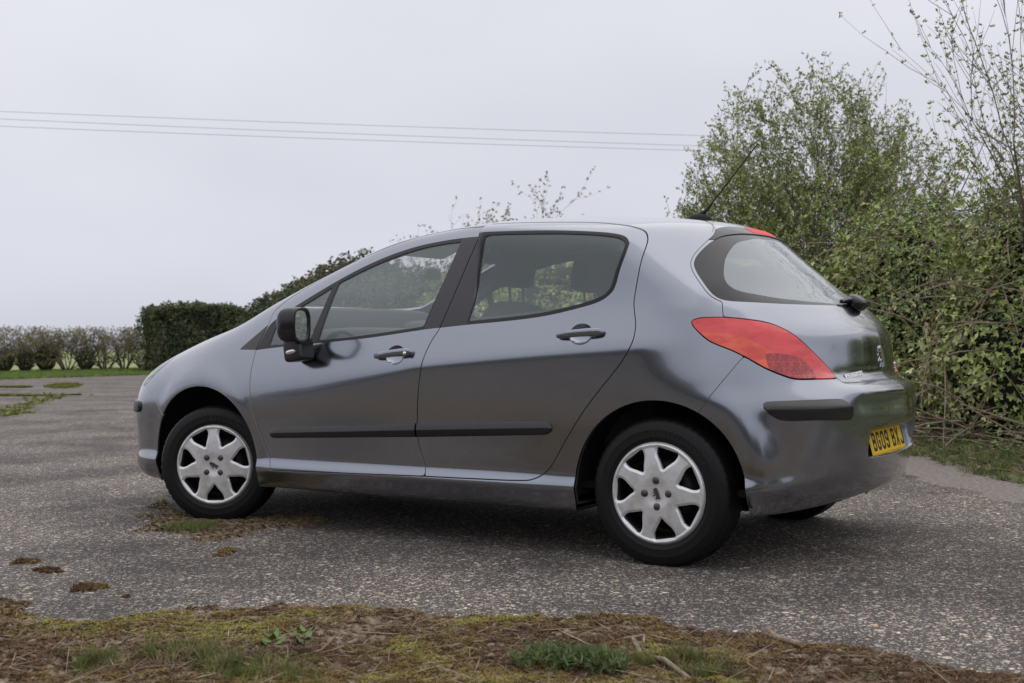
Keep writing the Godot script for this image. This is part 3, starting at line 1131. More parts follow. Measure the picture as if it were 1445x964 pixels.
# wheel axis along z, its outer face about 0.845 from the car's middle; origin on the middle line
func make_wheel(car: Node3D) -> Node3D:
	var w := node("wheel", car)
	var zf := 0.845
	var prof := PackedVector2Array()
	for q in [[0.188, -0.075], [0.196, -0.083], [0.205, -0.089], [0.222, -0.0965], [0.245, -0.099], [0.268, -0.097], [0.287, -0.090], [0.298, -0.081], [0.305, -0.070]]:
		prof.append(Vector2(q[0], q[1]))
	for gz in [-0.040, -0.014, 0.014, 0.040]:
		prof.append(Vector2(0.3095, gz - 0.0055))
		prof.append(Vector2(0.3020, gz - 0.0045))
		prof.append(Vector2(0.3020, gz + 0.0045))
		prof.append(Vector2(0.3095, gz + 0.0055))
	for q in [[0.305, 0.070], [0.3015, 0.0765], [0.298, 0.081], [0.2925, 0.0865], [0.2905, 0.0866], [0.285, 0.0905], [0.268, 0.0965], [0.262, 0.0972], [0.260, 0.0985], [0.256, 0.0988], [0.254, 0.0978], [0.245, 0.0985], [0.232, 0.0978], [0.230, 0.0988], [0.227, 0.0986], [0.225, 0.0968], [0.216, 0.094], [0.205, 0.089], [0.196, 0.083], [0.188, 0.075]]:
		prof.append(Vector2(q[0], q[1]))
	var segs := 324
	var ty := lathe(prof, segs)
	for i in ty.p.size():
		var j := i % segs
		var q := ty.p[i]
		var rr := Vector2(q.x, q.y).length()
		var az := absf(q.z)
		if rr > 0.284 and az > 0.047:
			if (j + (2 if q.z < 0 else 0)) % 6 == 0:
				var k := (rr - (0.0055 if rr > 0.296 else 0.0022)) / rr
				ty.p[i] = Vector3(q.x * k, q.y * k, q.z * (1.0 if rr > 0.30 else 0.985))
		elif rr > 0.306 and (j + int(q.z * 400.0)) % 9 == 0:
			var k := (rr - 0.004) / rr
			ty.p[i] = Vector3(q.x * k, q.y * k, q.z)
		q = ty.p[i]
		if q.y < -0.2955:
			ty.p[i].y = -0.2955
		elif q.y < -0.2 and az > 0.08:
			ty.p[i].z += signf(q.z) * 0.006 * ss(0.0, 0.9, (-q.y - 0.2) / 0.1) * ss(0.60, 0.0, absf(q.x) / 0.3)
	for i in ty.n.size():
		if ty.n[i].dot(Vector3(ty.p[i].x, ty.p[i].y, 0).normalized() * 0.8 + Vector3(0, 0, signf(ty.p[i].z)) * 0.5) < 0.0 and absf(ty.p[i].z) > 0.05:
			ty.n[i] = -ty.n[i]
	var t0 := Transform3D(Basis(), Vector3(0, 0, zf - 0.097))
	put("tyre", ty.moved(t0), M.tyre, w)
	# raised lettering on the sidewall
	var ring := Surf.new()
	var word := "EFFICIENTGRIP"
	for k in word.length():
		var tm := letters(word[k], 0.020)
		tm.depth = 0.0022
		var arr := tm.get_mesh_arrays()
		var q := Surf.new()
		q.p = arr[Mesh.ARRAY_VERTEX]
		q.n = arr[Mesh.ARRAY_NORMAL]
		q.t = arr[Mesh.ARRAY_INDEX]
		var a := 1.62 - k * 0.088
		ring.join(q.moved(Transform3D(Basis(Vector3.BACK, a - PI / 2), Vector3(cos(a) * 0.243, sin(a) * 0.243, zf + 0.0015))))
	put("sidewall_lettering", ring, M.seal, w).set_meta("kind", "stuff")
	# pressed steel wheel behind the cover
	var rim := lathe(pairs([0.03, 0.030, 0.075, 0.034, 0.085, 0.045, 0.110, 0.047, 0.135, 0.030, 0.150, 0.004, 0.172, -0.008, 0.178, 0.03, 0.181, 0.075, 0.186, 0.086, 0.199, 0.089, 0.203, 0.084, 0.199, 0.078, 0.188, 0.072, 0.184, 0.03, 0.18, -0.07]), 72)
	put("steel_rim", rim.moved(t0), M.steel, w)
	# wheel cover with seven windows
	var R := 0.2105
	var win := smooth([0.872, -0.215, 0.882, -0.09, 0.882, 0.09, 0.872, 0.215, 0.82, 0.232, 0.72, 0.198, 0.63, 0.128, 0.555, 0.066, 0.505, 0.032, 0.488, 0.0, 0.505, -0.032, 0.555, -0.066, 0.63, -0.128, 0.72, -0.198, 0.82, -0.232], 200.0, 4)
	var nr := 60
	var na := 420
	var s := Surf.new()
	var d := PackedFloat32Array()
	for i in nr:
		var r := pow((i + 0.02) / (nr - 1.0), 0.85)
		for j in na:
			var a := TAU * j / na
			var local := wrapf(a, -PI / 7.0, PI / 7.0)
			var dd := 1.0
			if r > 0.3:
				dd = poly_dist(win, Vector2(r * cos(local), r * sin(local)))
			d.append(dd)
			var h := 0.012 * (1.0 - r * r)
			h -= 0.0065 * ss(0.34, 0.10, r)
			h -= 0.005 * (1.0 - ss(0.0, 0.045, dd)) * ss(0.985, 0.90, r)
			h -= 0.004 * ss(0.30, 0.42, r) * ss(0.98, 0.86, r) * ss(0.06, 0.0, absf(absf(local) - PI / 7.0 + 0.005) - 0.0)* 0.0
			h += 0.004 * ss(0.895, 0.925, r)
			h -= 0.012 * pow(ss(0.94, 1.0, r), 2.0)
			s.p.append(Vector3(cos(a) * r * R, sin(a) * r * R, h))
	var g := grid(s.p, nr, na, true)
	for i in g.n.size():
		if g.n[i].z < 0.0:
			g.n[i] = -g.n[i]
	g = clip(g, d, 0.0, false)
	var tc := Transform3D(Basis(Vector3.BACK, PI / 2 - PI / 7.0 + 0.18), Vector3(0, 0, zf + 0.0))
	put("wheel_cover", hemmed(g, 0.022, 0.0012).moved(tc), M.cap, w)
	for k in 4:
		var c := Vector2(cos(PI / 2 * k + 0.03), sin(PI / 2 * k + 0.03)) * 0.255 * R
		put("wheel_nut", blob(Vector3(0.030, 0.030, 0.020), Transform3D(Basis(), Vector3(c.x, c.y, zf + 0.007)), 0.8, 20, 10), M.nut, w)
	put("wheel_emblem", extrude(lion(0.032, 0.046), 0.0025).moved(Transform3D(Basis(), Vector3(0, 0, zf + 0.0085))), M.nut, w)
	return w

# the badge's rampant beast, facing left, as an outline of this width and height about its middle
func lion(wd: float, ht: float) -> PackedVector2Array:
	var o := PackedVector2Array()
	var q := [0.12,0.92, 0.26,0.98, 0.42,1.0, 0.56,0.95, 0.62,0.85, 0.74,0.70, 0.82,0.52, 0.86,0.36, 0.96,0.20, 1.0,0.03, 0.80,0.0, 0.76,0.08, 0.80,0.14, 0.70,0.28, 0.66,0.10, 0.62,0.0, 0.36,0.0, 0.38,0.07, 0.48,0.10, 0.50,0.30, 0.46,0.44, 0.38,0.34, 0.20,0.30, 0.08,0.22, 0.02,0.30, 0.12,0.38, 0.28,0.44, 0.38,0.54, 0.24,0.54, 0.08,0.50, 0.0,0.57, 0.12,0.63, 0.32,0.66, 0.30,0.72, 0.14,0.70, 0.03,0.76, 0.14,0.81, 0.24,0.82, 0.10,0.85]
	for i in range(0, q.size(), 2):
		o.append(Vector2((q[i] - 0.5) * wd, (q[i + 1] - 0.5) * ht))
	return o

func letters(text: String, high: float, font_name := "Droid Sans", bold := 700) -> TextMesh:
	var f := SystemFont.new()
	f.font_names = [font_name]
	f.font_weight = bold
	var t := TextMesh.new()
	t.text = text
	t.font = f
	t.font_size = 64
	t.pixel_size = high / 46.0
	t.depth = 0.003
	t.curve_step = 2.0
	return t

func tail_marks(g: Node3D) -> void:
	var a := tail_frame(0.0, 0.842, 0.001)
	put("lion_badge", extrude(lion(0.062, 0.094), 0.005).moved(a), M.chrome, g)
	a = tail_frame(0.325, 0.768, 0.002)
	var m := put_mesh("maker_lettering", letters("PEUGEOT", 0.019), M.chrome, g, a * Transform3D(Basis.from_scale(Vector3(1.35, 1, 1))))
	a = tail_frame(-0.36, 0.792, 0.002)
	put_mesh("model_lettering", letters("308", 0.034), M.chrome, g, a * Transform3D(Basis.from_scale(Vector3(1.2, 1, 1))))

func wiper(g: Node3D) -> void:
	var s := blob(Vector3(0.085, 0.062, 0.125), Transform3D(Basis(Vector3.BACK, -0.55), Vector3(1.885, 1.078, 0.02)), 0.75)
	var o := put("rear_wiper", s, M.black_gloss, g)
	var c := skin_rear(0.06, 1.075)
	put("wiper_arm", tube([Vector3(1.885, 1.085, 0.03), skin_rear(0.10, 1.076) + Vector3(0.016, 0.012, 0), skin_rear(0.16, 1.072) + Vector3(0.008, 0.008, 0)], [0.018, 0.014, 0.009], 8), M.black_gloss, o)

# strokes of one number-plate character in a box 50 wide and 79 high
func plate_strokes(ch: String) -> Array:
	match ch:
		"B": return [[7,0, 7,79], [8,72, 34,72, 41,66, 41,48, 34,42, 8,42], [8,40, 36,40, 43,34, 43,14, 36,7, 8,7]]
		"G": return [[43,54, 43,64, 36,72, 14,72, 7,64, 7,15, 14,7, 36,7, 43,15, 43,36, 27,36]]
		"0": return [[26,7, 14,7, 7,15, 7,64, 14,72, 26,72], [24,72, 36,72, 43,64, 43,15, 36,7, 24,7]]
		"9": return [[42,39, 14,39, 7,46, 7,64, 14,72, 26,72], [24,72, 36,72, 43,64, 43,15, 36,7, 14,7, 7,14, 7,22]]
		"X": return [[6,0, 44,79], [44,0, 6,79]]
		"J": return [[43,79, 43,15, 36,7, 14,7, 7,15, 7,26]]
	return []

func plate(bp: Node3D, hole: PackedVector2Array) -> void:
	# the recess: from the cut edge in to a flat back
	var tilt := 0.235
	var at := Transform3D(Basis(Vector3(0, 0, -1), Vector3(-sin(tilt), cos(tilt), 0), Vector3(cos(tilt), sin(tilt), 0)), Vector3(2.003, 0.4806, 0))
	var pts := PackedVector3Array()
	var c := Vector2(0, 0.4806)
	for k in 5:
		for q in hole:
			var rim := skin_rear(q.x, q.y)
			var e := (q - c)
			var fx := at * Vector3(-e.x * 0.95, e.y * 0.93, -0.010)
			var v := rim
			match k:
				1: v = rim + Vector3(-0.004, 0, 0)
				2: v = rim.lerp(fx, 0.6)
				3: v = fx
				4: v = at * Vector3(0, 0, -0.010)
			pts.append(v)
	put("plate_recess", grid(pts, 5, hole.size(), true, Vector3(1.5, 0.48, 0)), M.paint, bp)
	var o := put("number_plate", box(Vector3(0.52, 0.111, 0.004), at, 0.0015), M.yellow, bp)
	var ink := Surf.new()
	var x := -0.226
	for ch in "BG09 BXJ":
		if ch == " ":
			x += 0.033
			continue
		var shapes: Array[PackedVector2Array] = []
		for st in plate_strokes(ch):
			var line := PackedVector2Array()
			for i in range(0, st.size(), 2):
				line.append(Vector2(st[i], st[i + 1]))
			shapes.append_array(Geometry2D.offset_polyline(line, 7.0, Geometry2D.JOIN_MITER, Geometry2D.END_BUTT))
		var letter := Surf.new()
		var lift := 0.0
		for poly in shapes:
			if Geometry2D.is_polygon_clockwise(poly):
				continue
			var q := PackedVector2Array()
			for v in poly:
				q.append(Vector2(v.x * 0.001 + x, (v.y - 39.5) * 0.001 + 0.002))
			letter.join(extrude(q, 0.0006 + lift))
			lift += 0.00025
		put("plate_character", letter.moved(at * Transform3D(Basis(), Vector3(0, 0, 0.002))), M.ink, o)
		x += 0.0665
	for q in [[0.0, 0.0505, 0.505, 0.0012], [0.0, -0.0505, 0.505, 0.0012], [-0.2525, 0.0, 0.0012, 0.1022], [0.2525, 0.0, 0.0012, 0.1022]]:
		ink.join(box(Vector3(q[2], q[3], 0.001), at * Transform3D(Basis(), Vector3(q[0], q[1], 0.0022)), 0.0002))
	put("plate_border", ink, M.ink, o)

func mirrors(car: Node3D) -> void:
	for side in 2:
		var f := func(q: Surf) -> Surf: return q if side == 0 else q.flipped()
		var c := Vector3(-0.530, 1.010, 0.975)
		var hs := blob(Vector3(0.150, 0.172, 0.178), Transform3D(Basis(Vector3.UP, 0.10), c), 0.62, 48, 28)
		var k := PackedFloat32Array()
		for q in hs.p:
			k.append(q.x + 0.492 - (q.z - 0.975) * 0.30)
		var head: Surf = clip(hs, k, 0.0, true)
		var cap := PackedFloat32Array()
		for q in head.p:
			cap.append(1.022 - q.y + 0.10 * (q.x + 0.53))
		var o := put("door_mirror", f.call(hemmed(clip(head, cap, 0.0, false), 0.012, 0.001)), M.black_gloss, car)
		put("mirror_cap", f.call(hemmed(clip(head, cap, 0.0, true).pushed(0.0012), 0.012, 0.001)), M.black_gloss, o)
		var e := 36
		var pts := PackedVector3Array()
		for rr in [1.0, 0.88, 0.86, 0.0]:
			for j in e:
				var a := TAU * j / e
				var cu := signf(cos(a)) * pow(absf(cos(a)), 0.62)
				var su := signf(sin(a)) * pow(absf(sin(a)), 0.62)
				var z: float = 0.975 + cu * 0.085 * rr
				pts.append(Vector3(-0.493 + (z - 0.975) * 0.30 - (0.006 if rr < 0.87 else 0.0), 1.010 + su * 0.082 * rr, z))
		var ring := grid(pts.slice(0, e * 3), 3, e, true, Vector3(-0.6, 1.0, 0.97))
		put("mirror_rim", f.call(ring), M.black_gloss, o)
		put("mirror_glass", f.call(grid(pts.slice(e * 2), 2, e, true, Vector3(-0.6, 1.0, 0.97))), M.mirror, o)
		put("mirror_foot", f.call(blob(Vector3(0.118, 0.115, 0.110), Transform3D(Basis(Vector3.BACK, 0.12), Vector3(-0.570, 0.893, 0.915)), 0.32, 32, 18)), M.plastic, o)
		put("side_repeater", f.call(blob(Vector3(0.062, 0.022, 0.012), Transform3D(Basis(Vector3.BACK, 0.16), Vector3(-0.572, 0.882, 0.970)), 0.7, 24, 10)), M.chrome, o)

func cabin(car: Node3D) -> void:
	for side in [0.37, -0.37]:
		var seat := node("front_seat", car, Vector3(0, 0, side))
		put("seat_cushion", blob(Vector3(0.54, 0.20, 0.50), Transform3D(Basis(Vector3.BACK, 0.10), Vector3(-0.02, 0.52, 0)), 0.35), M.cloth, seat)
		var tb := Transform3D(Basis(Vector3.BACK, -0.30), Vector3(0.27, 0.83, 0))
		put("seat_back", blob(Vector3(0.15, 0.58, 0.48), tb, 0.42), M.cloth, seat)
		put("headrest", blob(Vector3(0.105, 0.185, 0.265), Transform3D(Basis(Vector3.BACK, -0.16), Vector3(0.335, 1.275, 0)), 0.45), M.cloth, seat)
		for k in [-0.06, 0.06]:
			put("headrest_post", tube([Vector3(0.345, 1.05, k), Vector3(0.335, 1.22, k)], 0.007, 8), M.plastic, seat)
	var bench := node("rear_seat", car)
	put("seat_cushion", blob(Vector3(0.52, 0.2, 1.24), Transform3D(Basis(), Vector3(0.86, 0.54, 0)), 0.3), M.cloth, bench)
	put("seat_back", blob(Vector3(0.16, 0.60, 1.24), Transform3D(Basis(Vector3.BACK, -0.30), Vector3(1.18, 0.82, 0)), 0.3), M.cloth, bench)
	for k in [-0.40, 0.0, 0.40]:
		put("headrest", blob(Vector3(0.11, 0.17, 0.27), Transform3D(Basis(Vector3.BACK, -0.2), Vector3(1.255, 1.20, k)), 0.5), M.cloth, bench)
	var dash := Surf.new()
	dash.join(blob(Vector3(0.62, 0.30, 1.42), Transform3D(Basis(Vector3.BACK, 0.10), Vector3(-0.86, 0.84, 0)), 0.35, 32, 16))
	dash.join(blob(Vector3(0.32, 0.14, 0.40), Transform3D(Basis(), Vector3(-0.72, 0.985, -0.37)), 0.7))
	dash.join(blob(Vector3(0.30, 0.17, 1.22), Transform3D(Basis(Vector3.BACK, 0.35), Vector3(-0.93, 1.005, 0)), 0.45, 32, 14))
	var db := put("dashboard", dash, M.trim_grey, car)
	var ring := PackedVector3Array()
	for j in 40:
		for k in 10:
			var a := TAU * j / 40
			var b := TAU * k / 10
			ring.append(Vector3((0.185 + 0.015 * cos(b)) * cos(a), (0.185 + 0.015 * cos(b)) * sin(a), 0.015 * sin(b)))
	var sw := grid(ring, 40, 10, true)
	for k in 10:
		var q := sw.t.size()
		var a := 39 * 10 + k
		var b := 39 * 10 + (k + 1) % 10
		quad(sw.t, a, b, (k + 1) % 10, k)
	sw.join(blob(Vector3(0.15, 0.12, 0.05), Transform3D(), 0.6))
	sw.join(box(Vector3(0.36, 0.03, 0.015), Transform3D(Basis(), Vector3(0, 0.01, 0)), 0.003))
	put("steering_wheel", sw.moved(Transform3D(Basis(Vector3.UP, PI / 2) * Basis(Vector3.RIGHT, -0.42), Vector3(-0.42, 0.93, -0.37))), M.plastic, car)
	put("interior_mirror", blob(Vector3(0.04, 0.07, 0.22), Transform3D(Basis(Vector3.UP, 0.3), Vector3(-0.43, 1.30, 0.0)), 0.5), M.plastic, car)
	for k in [0.33, -0.33]:
		put("sun_visor", box(Vector3(0.16, 0.02, 0.40), Transform3D(Basis(Vector3.BACK, 0.35), Vector3(-0.20, 1.395, k)), 0.006), M.lining, car)
	put("cabin_floor", box(Vector3(2.6, 0.03, 1.5), Transform3D(Basis(), Vector3(0.35, 0.30, 0)), 0.005), M.liner, car)
	put("parcel_shelf", box(Vector3(0.52, 0.02, 1.16), Transform3D(Basis(), Vector3(1.48, 1.02, 0)), 0.005), M.trim_grey, car)
	put("bulkhead", box(Vector3(0.03, 0.62, 1.4), Transform3D(Basis(), Vector3(-1.05, 0.62, 0)), 0.005), M.liner, car)

# ---------------------------------------------------------------- ground and plants
class Scatter:
	var buf := PackedFloat32Array()
	var count := 0
	func add(b: Basis, o: Vector3, c: Color) -> void:
		buf.append_array(PackedFloat32Array([b.x.x, b.y.x, b.z.x, o.x, b.x.y, b.y.y, b.z.y, o.y, b.x.z, b.y.z, b.z.z, o.z, c.r, c.g, c.b, 1.0]))
		count += 1

func put_scatter(called: String, sc: Scatter, mesh: Mesh, m: Material, parent: Node) -> MultiMeshInstance3D:
	var mm := MultiMesh.new()
	mm.transform_format = MultiMesh.TRANSFORM_3D
	mm.use_colors = true
	mm.mesh = mesh
	mm.instance_count = sc.count
	mm.buffer = sc.buf
	var o := MultiMeshInstance3D.new()
	o.name = numbered(parent, called)
	o.multimesh = mm
	o.material_override = m
	o.set_meta("kind", "stuff")
	parent.add_child(o, true)
	return o

# the same copies as one mesh of their own, for a plant that can be counted
func put_joined(called: String, sc: Scatter, mesh: ArrayMesh, m: Material, parent: Node) -> MeshInstance3D:
	var arr := mesh.surface_get_arrays(0)
	var bp: PackedVector3Array = arr[Mesh.ARRAY_VERTEX]
	var bn: PackedVector3Array = arr[Mesh.ARRAY_NORMAL]
	var bi: PackedInt32Array = arr[Mesh.ARRAY_INDEX]
	var vp := PackedVector3Array()
	var vn := PackedVector3Array()
	var vc := PackedColorArray()
	var vi := PackedInt32Array()
	for i in sc.count:
		var q := i * 16
		var b := sc.buf
		var x := Transform3D(Vector3(b[q], b[q + 4], b[q + 8]), Vector3(b[q + 1], b[q + 5], b[q + 9]), Vector3(b[q + 2], b[q + 6], b[q + 10]), Vector3(b[q + 3], b[q + 7], b[q + 11]))
		var c := Color(b[q + 12], b[q + 13], b[q + 14])
		var at := vp.size()
		vp.append_array(x * bp)
		for k in bn.size():
			vn.append((x.basis * bn[k]).normalized())
			vc.append(c)
		for k in bi.size():
			vi.append(bi[k] + at)
	var out := []
	out.resize(Mesh.ARRAY_MAX)
	out[Mesh.ARRAY_VERTEX] = vp
	out[Mesh.ARRAY_NORMAL] = vn
	out[Mesh.ARRAY_COLOR] = vc
	out[Mesh.ARRAY_INDEX] = vi
	var am := ArrayMesh.new()
	am.add_surface_from_arrays(Mesh.PRIMITIVE_TRIANGLES, out)
	return put_mesh(called, am, m, parent)

func rv(a: float, b: float) -> float:
	return rng.randf_range(a, b)

func ball() -> Vector3:
	var v := Vector3(rng.randfn(), rng.randfn(), rng.randfn())
	return v.normalized() if v.length() > 0.001 else Vector3.UP

# a leaf folded along its middle, lying in x-y with its stalk at the origin; several leaves make a spray
func leaf_mesh(leaves: Array, fold := 0.25) -> ArrayMesh:
	var s := Surf.new()
	for l in leaves:
		var x: Transform3D = l
		var b := s.p.size()
		var pts := [Vector3(0, 0, 0), Vector3(-0.30, 0.42, fold * 0.3), Vector3(0, 0.5, 0), Vector3(0.30, 0.42, fold * 0.3), Vector3(-0.17, 0.8, fold * 0.12), Vector3(0.17, 0.8, fold * 0.12), Vector3(0, 1.0, -0.12)]
		for q in pts:
			s.p.append(x * q)
			s.n.append((x.basis * Vector3(-q.x * fold * 2.0, -0.1, 1.0)).normalized())
		for t in [[0, 1, 2], [0, 2, 3], [1, 4, 2], [2, 5, 3], [4, 6, 2], [2, 6, 5]]:
			s.t.append_array([b + t[0], b + t[1], b + t[2]])
	return to_mesh(s)

func spray(n: int, spread := 1.0, size := 1.0) -> ArrayMesh:
	var l := []
	for i in n:
		var a := TAU * i / n + rv(-0.5, 0.5)
		var b := Basis(Vector3.UP, a) * Basis(Vector3.RIGHT, rv(0.3, 1.2) * spread) * Basis(Vector3.UP, rv(-0.6, 0.6))
		l.append(Transform3D(b.scaled(Vector3.ONE * size * rv(0.6, 1.0)), Vector3(rv(-0.1, 0.1), rv(0.0, 0.5), rv(-0.1, 0.1))))
	return leaf_mesh(l)

func trefoil() -> ArrayMesh:
	var l := []
	for a in [0.0, 1.25, -1.25]:
		l.append(Transform3D((Basis(Vector3.BACK, a) * Basis(Vector3.RIGHT, 0.2)).scaled(Vector3.ONE * (0.62 if a == 0.0 else 0.52)), Vector3(0, 0.38, 0)))
	return leaf_mesh(l)

# narrow blades standing in a tuft
func tuft_mesh(n: int, wide: float, lean: float) -> ArrayMesh:
	var s := Surf.new()
	for i in n:
		var b := Basis(Vector3.UP, TAU * i / n + rv(-0.6, 0.6)) * Basis(Vector3.RIGHT, rv(0.1, 1.0) * lean)
		var h := rv(0.55, 1.0)
		var o := Vector3(rv(-0.25, 0.25), 0, rv(-0.25, 0.25)) * lean * 0.6
		var at := s.p.size()
		for q in [Vector3(-wide, 0, 0), Vector3(wide, 0, 0), Vector3(-wide * 0.8, h * 0.55, 0.06), Vector3(wide * 0.8, h * 0.55, 0.06), Vector3(0, h, 0.28)]:
			s.p.append(b * q + o)
			s.n.append((b * Vector3(0, 0.25, 1)).normalized())
		s.t.append_array([at, at + 1, at + 2, at + 1, at + 3, at + 2, at + 2, at + 3, at + 4])
	return to_mesh(s)

func leafy(rough := 0.55) -> StandardMaterial3D:
	var m := mat(Color(1, 1, 1), rough)
	m.vertex_color_use_as_albedo = true
	m.cull_mode = BaseMaterial3D.CULL_DISABLED
	m.backlight_enabled = true
	m.backlight = Color(0.35, 0.4, 0.2)
	return m

func noise_tex(freq: float, octaves: int, cols: Array, seed_: int, size := 512) -> NoiseTexture2D:
	var n := FastNoiseLite.new()
	n.noise_type = FastNoiseLite.TYPE_SIMPLEX_SMOOTH
	n.seed = seed_
	n.frequency = freq
	n.fractal_octaves = octaves
	n.fractal_gain = 0.62
	var t := NoiseTexture2D.new()
	t.width = size
	t.height = size
	t.seamless = true
	t.noise = n
	var g := Gradient.new()
	var offs := PackedFloat32Array()
	var cs := PackedColorArray()
	for c in cols:
		offs.append(c[0])
		cs.append(Color(c[1], c[2], c[3]).linear_to_srgb())
	g.offsets = offs
	g.colors = cs
	t.color_ramp = g
	return t

# worn concrete: stones of many sizes set in a dark grey matrix
func concrete() -> StandardMaterial3D:
	var size := 1280
	var data := PackedByteArray()
	var hi := PackedByteArray()
	var block := PackedByteArray()
	var hblock := PackedByteArray()
	for i in 9973:
		var b := int(rv(60, 92))
		block.append_array([b + 3, b, b - 3])
		hblock.append(60 + b / 3)
	while data.size() < size * size * 3:
		data.append_array(block)
		hi.append_array(hblock)
	data.resize(size * size * 3)
	hi.resize(size * size)
	var pal := [[150, 142, 137], [170, 160, 154], [134, 126, 123], [191, 181, 171], [207, 195, 178], [181, 159, 134], [227, 218, 202], [122, 113, 112], [159, 147, 140], [199, 172, 140], [243, 235, 221], [165, 157, 154]]
	var total := 66000
	for k in total:
		var small := k > total * 0.12
		var ra := rv(0.8, 2.3) if small else rv(2.2, 5.0)
		if k % 400 == 0:
			ra = rv(5.0, 8.5)
		var rb := ra * rv(0.5, 0.95)
		var th := rv(0, TAU)
		var ct := cos(th)
		var st := sin(th)
		var cx := rng.randi() % size
		var cy := rng.randi() % size
		var c: Array = pal[(rng.randi() % 9) if rng.randf() < 0.8 else (rng.randi() % pal.size())]
		var v := int(rv(-14, 14))
		var r := int(ceil(ra))
		for dy in range(-r, r + 1):
			for dx in range(-r, r + 1):
				var u := (dx * ct + dy * st) / ra
				var w := (dy * ct - dx * st) / rb
				var e := u * u + w * w
				if e < 1.0:
					var at := ((cy + dy + size) % size) * size + (cx + dx + size) % size
					data[at * 3] = clampi(c[0] + v, 0, 255)
					data[at * 3 + 1] = clampi(c[1] + v, 0, 255)
					data[at * 3 + 2] = clampi(c[2] + v, 0, 255)
					hi[at] = int(110 + 110 * (1.0 - e))
	var m := mat(Color(1, 1, 1), 0.88)
	m.albedo_color = Color(1, 1, 1)
	m.albedo_texture = ImageTexture.create_from_image(Image.create_from_data(size, size, false, Image.FORMAT_RGB8, data))
	m.heightmap_enabled = true
	m.heightmap_texture = ImageTexture.create_from_image(Image.create_from_data(size, size, false, Image.FORMAT_L8, hi))
	m.heightmap_scale = 0.35
	m.uv1_triplanar = true
	m.uv1_world_triplanar = true
	m.uv1_scale = Vector3.ONE / 2.3
	m.detail_enabled = true
	m.detail_uv_layer = BaseMaterial3D.DETAIL_UV_2
	m.detail_blend_mode = BaseMaterial3D.BLEND_MODE_MUL
	m.detail_albedo = noise_tex(0.006, 6, [[0.18, 0.47, 0.45, 0.45], [0.40, 0.66, 0.635, 0.63], [0.55, 0.86, 0.83, 0.81], [0.68, 1.0, 0.97, 0.93]], 9, 1024)
	m.uv2_triplanar = true
	m.uv2_world_triplanar = true
	m.uv2_scale = Vector3.ONE / 9.3
	return m

# ground that stands proud of the yard where hf is above 0 and hides under it elsewhere
func mound(x0: float, x1: float, z0: float, z1: float, step: float, hf: Callable) -> Surf:
	var nx := int((x1 - x0) / step) + 1
	var nz := int((z1 - z0) / step) + 1
	var pts := PackedVector3Array()
	for j in nz:
		for i in nx:
			var x := x0 + i * step
			var z := z0 + j * step
			pts.append(Vector3(x, hf.call(x, z), z))
	return grid(pts, nz, nx, false, Vector3((x0 + x1) / 2, -100, (z0 + z1) / 2))

var bumps := FastNoiseLite.new()
var patch_noise := FastNoiseLite.new()

const EDGE := [-9.0,4.75, -4.0,3.55, -2.0,3.05, -1.1,2.88, -0.52,2.70, -0.44,2.60, -0.33,2.57, -0.20,2.64, -0.05,2.72, 0.09,2.69, 0.14,2.52, 0.213,2.367, 0.391,2.239, 0.801,2.003, 1.092,1.988, 1.35,1.864, 1.626,1.68, 1.82,1.767, 2.086,1.722, 2.356,1.738, 2.581,1.819, 2.852,1.828, 4.5,1.5, 9.0,0.6, 9.0,2.4, 4.5,3.3, 2.8,3.7, 1.0,4.3, -2.0,5.2, -4.0,5.8, -9.0,7.2]
var edge_poly := PackedVector2Array()

func bank_h(x: float, z: float) -> float:
	var d := -poly_dist(edge_poly, Vector2(x, z)) + 0.05 * bumps.get_noise_2d(x * 700.0, z * 700.0) + 0.05 * bumps.get_noise_2d(x * 180.0, z * 180.0)
	var h := -0.012 + 0.026 * ss(-0.02, 0.09, d)
	h += (0.012 * bumps.get_noise_2d(x * 900.0, z * 900.0) + 0.016 * bumps.get_noise_2d(x * 300.0 + 50.0, z * 300.0)) * ss(0.0, 0.1, d)
	return h + 0.02 * ss(0.3, 2.5, d)

# how brown (0) or how green (1) the moss is there
func moss_tone(x: float, z: float) -> float:
	return clampf(0.42 + 0.75 * patch_noise.get_noise_2d(x * 150.0, z * 150.0) + 0.35 * patch_noise.get_noise_2d(x * 600.0, z * 600.0), 0.0, 1.0)

func moss_colour(x: float, z: float) -> Color:
	var t := moss_tone(x, z)
	var c := Color(0.13, 0.075, 0.038).lerp(Color(0.19, 0.13, 0.042), ss(0.25, 0.5, t)).lerp(Color(0.26, 0.235, 0.055), ss(0.55, 0.85, t))
	return c * rv(0.8, 1.7)

var G := {}

